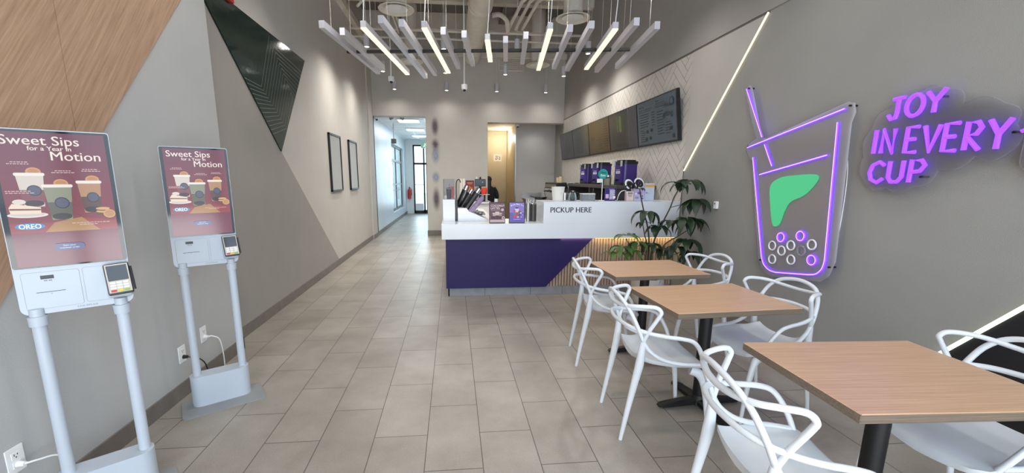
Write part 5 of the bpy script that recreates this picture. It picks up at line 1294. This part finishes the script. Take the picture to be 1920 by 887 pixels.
stem([(2.36, 4.55, .27), (2.42, 4.5, .62), (2.45, 4.48, .74), (2.58, 4.44, .84), (2.66, 4.42, .90)], .009, .005)
stem([(2.24, 4.53, .27), (2.18, 4.47, .55), (2.08, 4.44, .66), (1.98, 4.42, .76), (1.95, 4.42, .82)], .009, .004)
stem([(2.48, 4.5, 1.16), (2.58, 4.46, 1.19), (2.66, 4.44, 1.18), (2.74, 4.42, 1.24)], .004, .003)
stem([(2.38, 4.53, .88), (2.46, 4.45, 1.0), (2.62, 4.42, 1.03), (2.72, 4.4, 1.01)], .004, .003)
stem([(2.40, 4.5, .60), (2.55, 4.45, .62), (2.68, 4.40, .70)], .005, .003)
fol = B()
def leaf(bm, base, az, el, L, W, droop, mi=0):
    """one pointed leaf, folded along its midrib and bending down with droop"""
    d = Vector((math.cos(az), math.sin(az), 0)); s = Vector((-math.sin(az), math.cos(az), 0)); p = Vector(base); n = 8; rows = []
    e = el
    for i in range(n+1):
        t = i/n; hw = W*.5*max(.02, math.sin(PI*min(1, t**.75))**.9)*(1-.15*t)
        up = d*(-math.sin(e))+Vector((0, 0, math.cos(e)))
        rows.append([bm.verts.new(p-s*hw+up*hw*.30), bm.verts.new(p), bm.verts.new(p+s*hw+up*hw*.30)])
        p = p+(d*math.cos(e)+Vector((0, 0, math.sin(e))))*(L/n); e -= droop/n
    for a_, b_ in zip(rows, rows[1:]):
        for j in (0, 1):
            f = bm.faces.new((a_[j], a_[j+1], b_[j+1], b_[j])); f.material_index = mi
def whorl(c, n, L, W, el, droop, mi=0, az0=None, spread=2*PI, seed=0):
    R = random.Random(seed); a0 = R.uniform(0, 6.28) if az0 is None else az0
    for k in range(n):
        a_ = a0+spread*k/max(1, n-(0 if spread > 6 else 1))+R.uniform(-.15, .15)
        q = L*R.uniform(.85, 1.1)
        b_ = Vector((c[0]-PX+.012*math.cos(a_), c[1]-PY+.012*math.sin(a_), c[2]))
        leaf(fol, b_, a_, el+R.uniform(-.2, .15), q, W*R.uniform(.9, 1.1), droop*R.uniform(.8, 1.2), mi)
W_ = [((2.68, 4.47, 1.47), 8, .26, .105, -.1, 1.45), ((2.52, 4.48, 1.445), 3, .22, .085, .25, 1.6), ((2.735, 4.42, 1.26), 7, .26, .105, -.25, 1.3), ((2.64, 4.42, 1.05), 8, .25, .10, -.1, 1.5),
      ((2.73, 4.40, 1.04), 5, .27, .105, -.35, 1.2), ((2.21, 4.5, 1.115), 8, .24, .085, .0, 1.7), ((2.105, 4.5, 1.38), 3, .09, .035, .2, 1.3), ((2.17, 4.5, .99), 3, .12, .05, .1, 1.5),
      ((2.36, 4.50, .95), 7, .21, .085, -.05, 1.6), ((2.48, 4.46, 1.01), 6, .19, .075, .05, 1.6), ((2.28, 4.5, .74), 7, .20, .075, .1, 1.7), ((2.66, 4.40, .80), 9, .25, .10, -.1, 1.6), ((2.56, 4.42, .72), 7, .22, .09, .0, 1.8), ((2.44, 4.46, .68), 6, .19, .07, .1, 1.8), ((2.70, 4.38, .66), 6, .22, .10, -.2, 1.5)]
for i, (c, n, L, Wd, el, dr) in enumerate(W_): whorl(c, n, L, Wd, el, dr, 0, seed=i)
for i, (c, n, L, Wd, el, dr) in enumerate([((1.955, 4.42, .85), 6, .21, .065, .2, 1.2), ((1.90, 4.42, .72), 7, .20, .07, .05, 1.5), ((2.10, 4.44, .77), 6, .20, .07, .0, 1.7), ((1.84, 4.42, .66), 5, .19, .065, .1, 1.2), ((2.02, 4.40, .68), 5, .18, .065, .0, 1.6)]): whorl(c, n, L, Wd, el, dr, 1, seed=40+i)
for v_ in fol.verts:
    if v_.co.x > .49: v_.co.x = .49+.07*(1-math.exp(-(v_.co.x-.49)/.07))
obj('foliage', fol, ['leaf', 'leaf_young'], pt, 80)

# ================================================================== PERSON behind the counter
def make_person():
    t = thing('person', 'person in black seen from behind, standing in the passage behind the counter', 'person', (.985, 11.35, 0), math.radians(-12))
    V = []; E_ = []; Rr = []
    def add(p, r, par=None):
        V.append(Vector(p)); Rr.append(r if isinstance(r, tuple) else (r, r)); i = len(V)-1
        if par is not None: E_.append((par, i))
        return i
    pel = add((0, 0, .80), (.135, .10)); wa = add((0, .0, .95), (.115, .085), pel); chs = add((0, .01, 1.12), (.135, .095), wa); nk0 = add((0, .015, 1.25), (.07, .06), chs)
    nk = add((0, .02, 1.31), (.045, .045), nk0); hd = add((-.005, .035, 1.385), (.062, .072), nk); hd2 = add((-.005, .04, 1.455), (.068, .078), hd); add((-.005, .04, 1.51), (.035, .04), hd2)
    for s in (1, -1):
        sh_ = add((s*.155, .01, 1.215), .055, chs); el = add((s*.215, .03, .985), .040, sh_); wr = add((s*.20, .24, .955), .027, el); hn = add((s*.195, .30, .955), (.030, .018), wr)
        for k, (dx, L) in enumerate(((-.024, .055), (-.008, .065), (.008, .06), (.022, .048))):
            k1 = add((s*.195+dx, .335, .955), .0085, hn); k2 = add((s*.195+dx, .335+L*.6, .945), .008, k1); add((s*.195+dx, .335+L, .925), .007, k2)
        k1 = add((s*.195-s*.03, .29, .950), .010, hn); add((s*.195-s*.045, .325, .940), .008, k1)
        hp = add((s*.085, 0, .72), .085, pel); kn = add((s*.09, .015, .42), .055, hp); an = add((s*.09, -.01, .085), .036, kn); ft = add((s*.095, .05, .04), (.038, .032), an); add((s*.10, .14, .032), (.034, .026), ft)
    me = bpy.data.meshes.new('body'); me.from_pydata(V, E_, []); o = bpy.data.objects.new('body', me); COL.objects.link(o)
    md = o.modifiers.new('skin', 'SKIN'); md.use_smooth_shade = True
    sv = me.skin_vertices[0].data
    for i, r in enumerate(Rr): sv[i].radius = r; sv[i].use_root = (i == 0)
    ss = o.modifiers.new('sub', 'SUBSURF'); ss.levels = 2; ss.render_levels = 2
    dg = bpy.context.evaluated_depsgraph_get(); m2 = bpy.data.meshes.new_from_object(o.evaluated_get(dg))
    o.modifiers.clear(); o.data = m2; m2.name = 'body'; bpy.data.meshes.remove(me)
    m2.materials.clear()
    for m in ('cloth', 'skin', 'black'): m2.materials.append(M[m])
    for p in m2.polygons:
        c = p.center
        p.material_index = 1 if c.z > 1.285 or (c.y > .225 and .85 < c.z < 1.05) else (2 if c.z < .085 else 0); p.use_smooth = True
    o.parent = t
    # face details
    bm = B(); add_ball(bm, (-.005, .118, 1.425), (.011, .018, .016), u=10, v=8); obj('nose', bm, 'skin', t)
    for s in (1, -1):
        bm = B(); add_ball(bm, (-.005+s*.028, .106, 1.445), (.010, .008, .007), u=10, v=8); obj('eye', bm, 'white_plastic', t)
        bm = B(); add_ball(bm, (-.005+s*.074, .035, 1.43), (.009, .018, .026), u=10, v=8); obj('ear', bm, 'skin', t)
    bm = B(); add_ball(bm, (-.005, .108, 1.385), (.022, .008, .006), u=10, v=8); obj('mouth', bm, 'skin', t)
    # hair: cap and length down the back
    bm = B(); add_ball(bm, (-.005, .02, 1.465), (.083, .085, .085), u=20, v=14); add_tube(bm, catmull([(-.005, -.005, 1.46), (-.005, -.045, 1.36), (-.004, -.075, 1.22), (-.004, -.085, 1.08), (-.004, -.08, .98)], 5), [.075]*6+[.078]*5+[.085]*5+[.07]*4+[.03], 12, flat=.55); obj('hair', bm, 'hair', t, 80)
    # loose black top with wide sleeves
    bm = B(); add_lathe(bm, [(.06, 1.29), (.11, 1.255), (.175, 1.20), (.185, 1.08), (.165, .95), (.185, .72), (.17, .72), (.15, .95), (.16, 1.08), (.05, 1.27)], n=28, mtx=Matrix.Scale(.70, 4, (0, 1, 0))); obj('top_garment', bm, 'cloth', t, 80)
    for s in (1, -1):
        bm = B(); add_tube(bm, catmull([(s*.13, .01, 1.225), (s*.20, .015, 1.11), (s*.225, .03, .99), (s*.21, .13, .965), (s*.205, .20, .957)], 5), [.062]*5+[.06]*5+[.055]*5+[.046]*5+[.045], 12); obj('sleeve', bm, 'cloth', t, 80)
make_person()
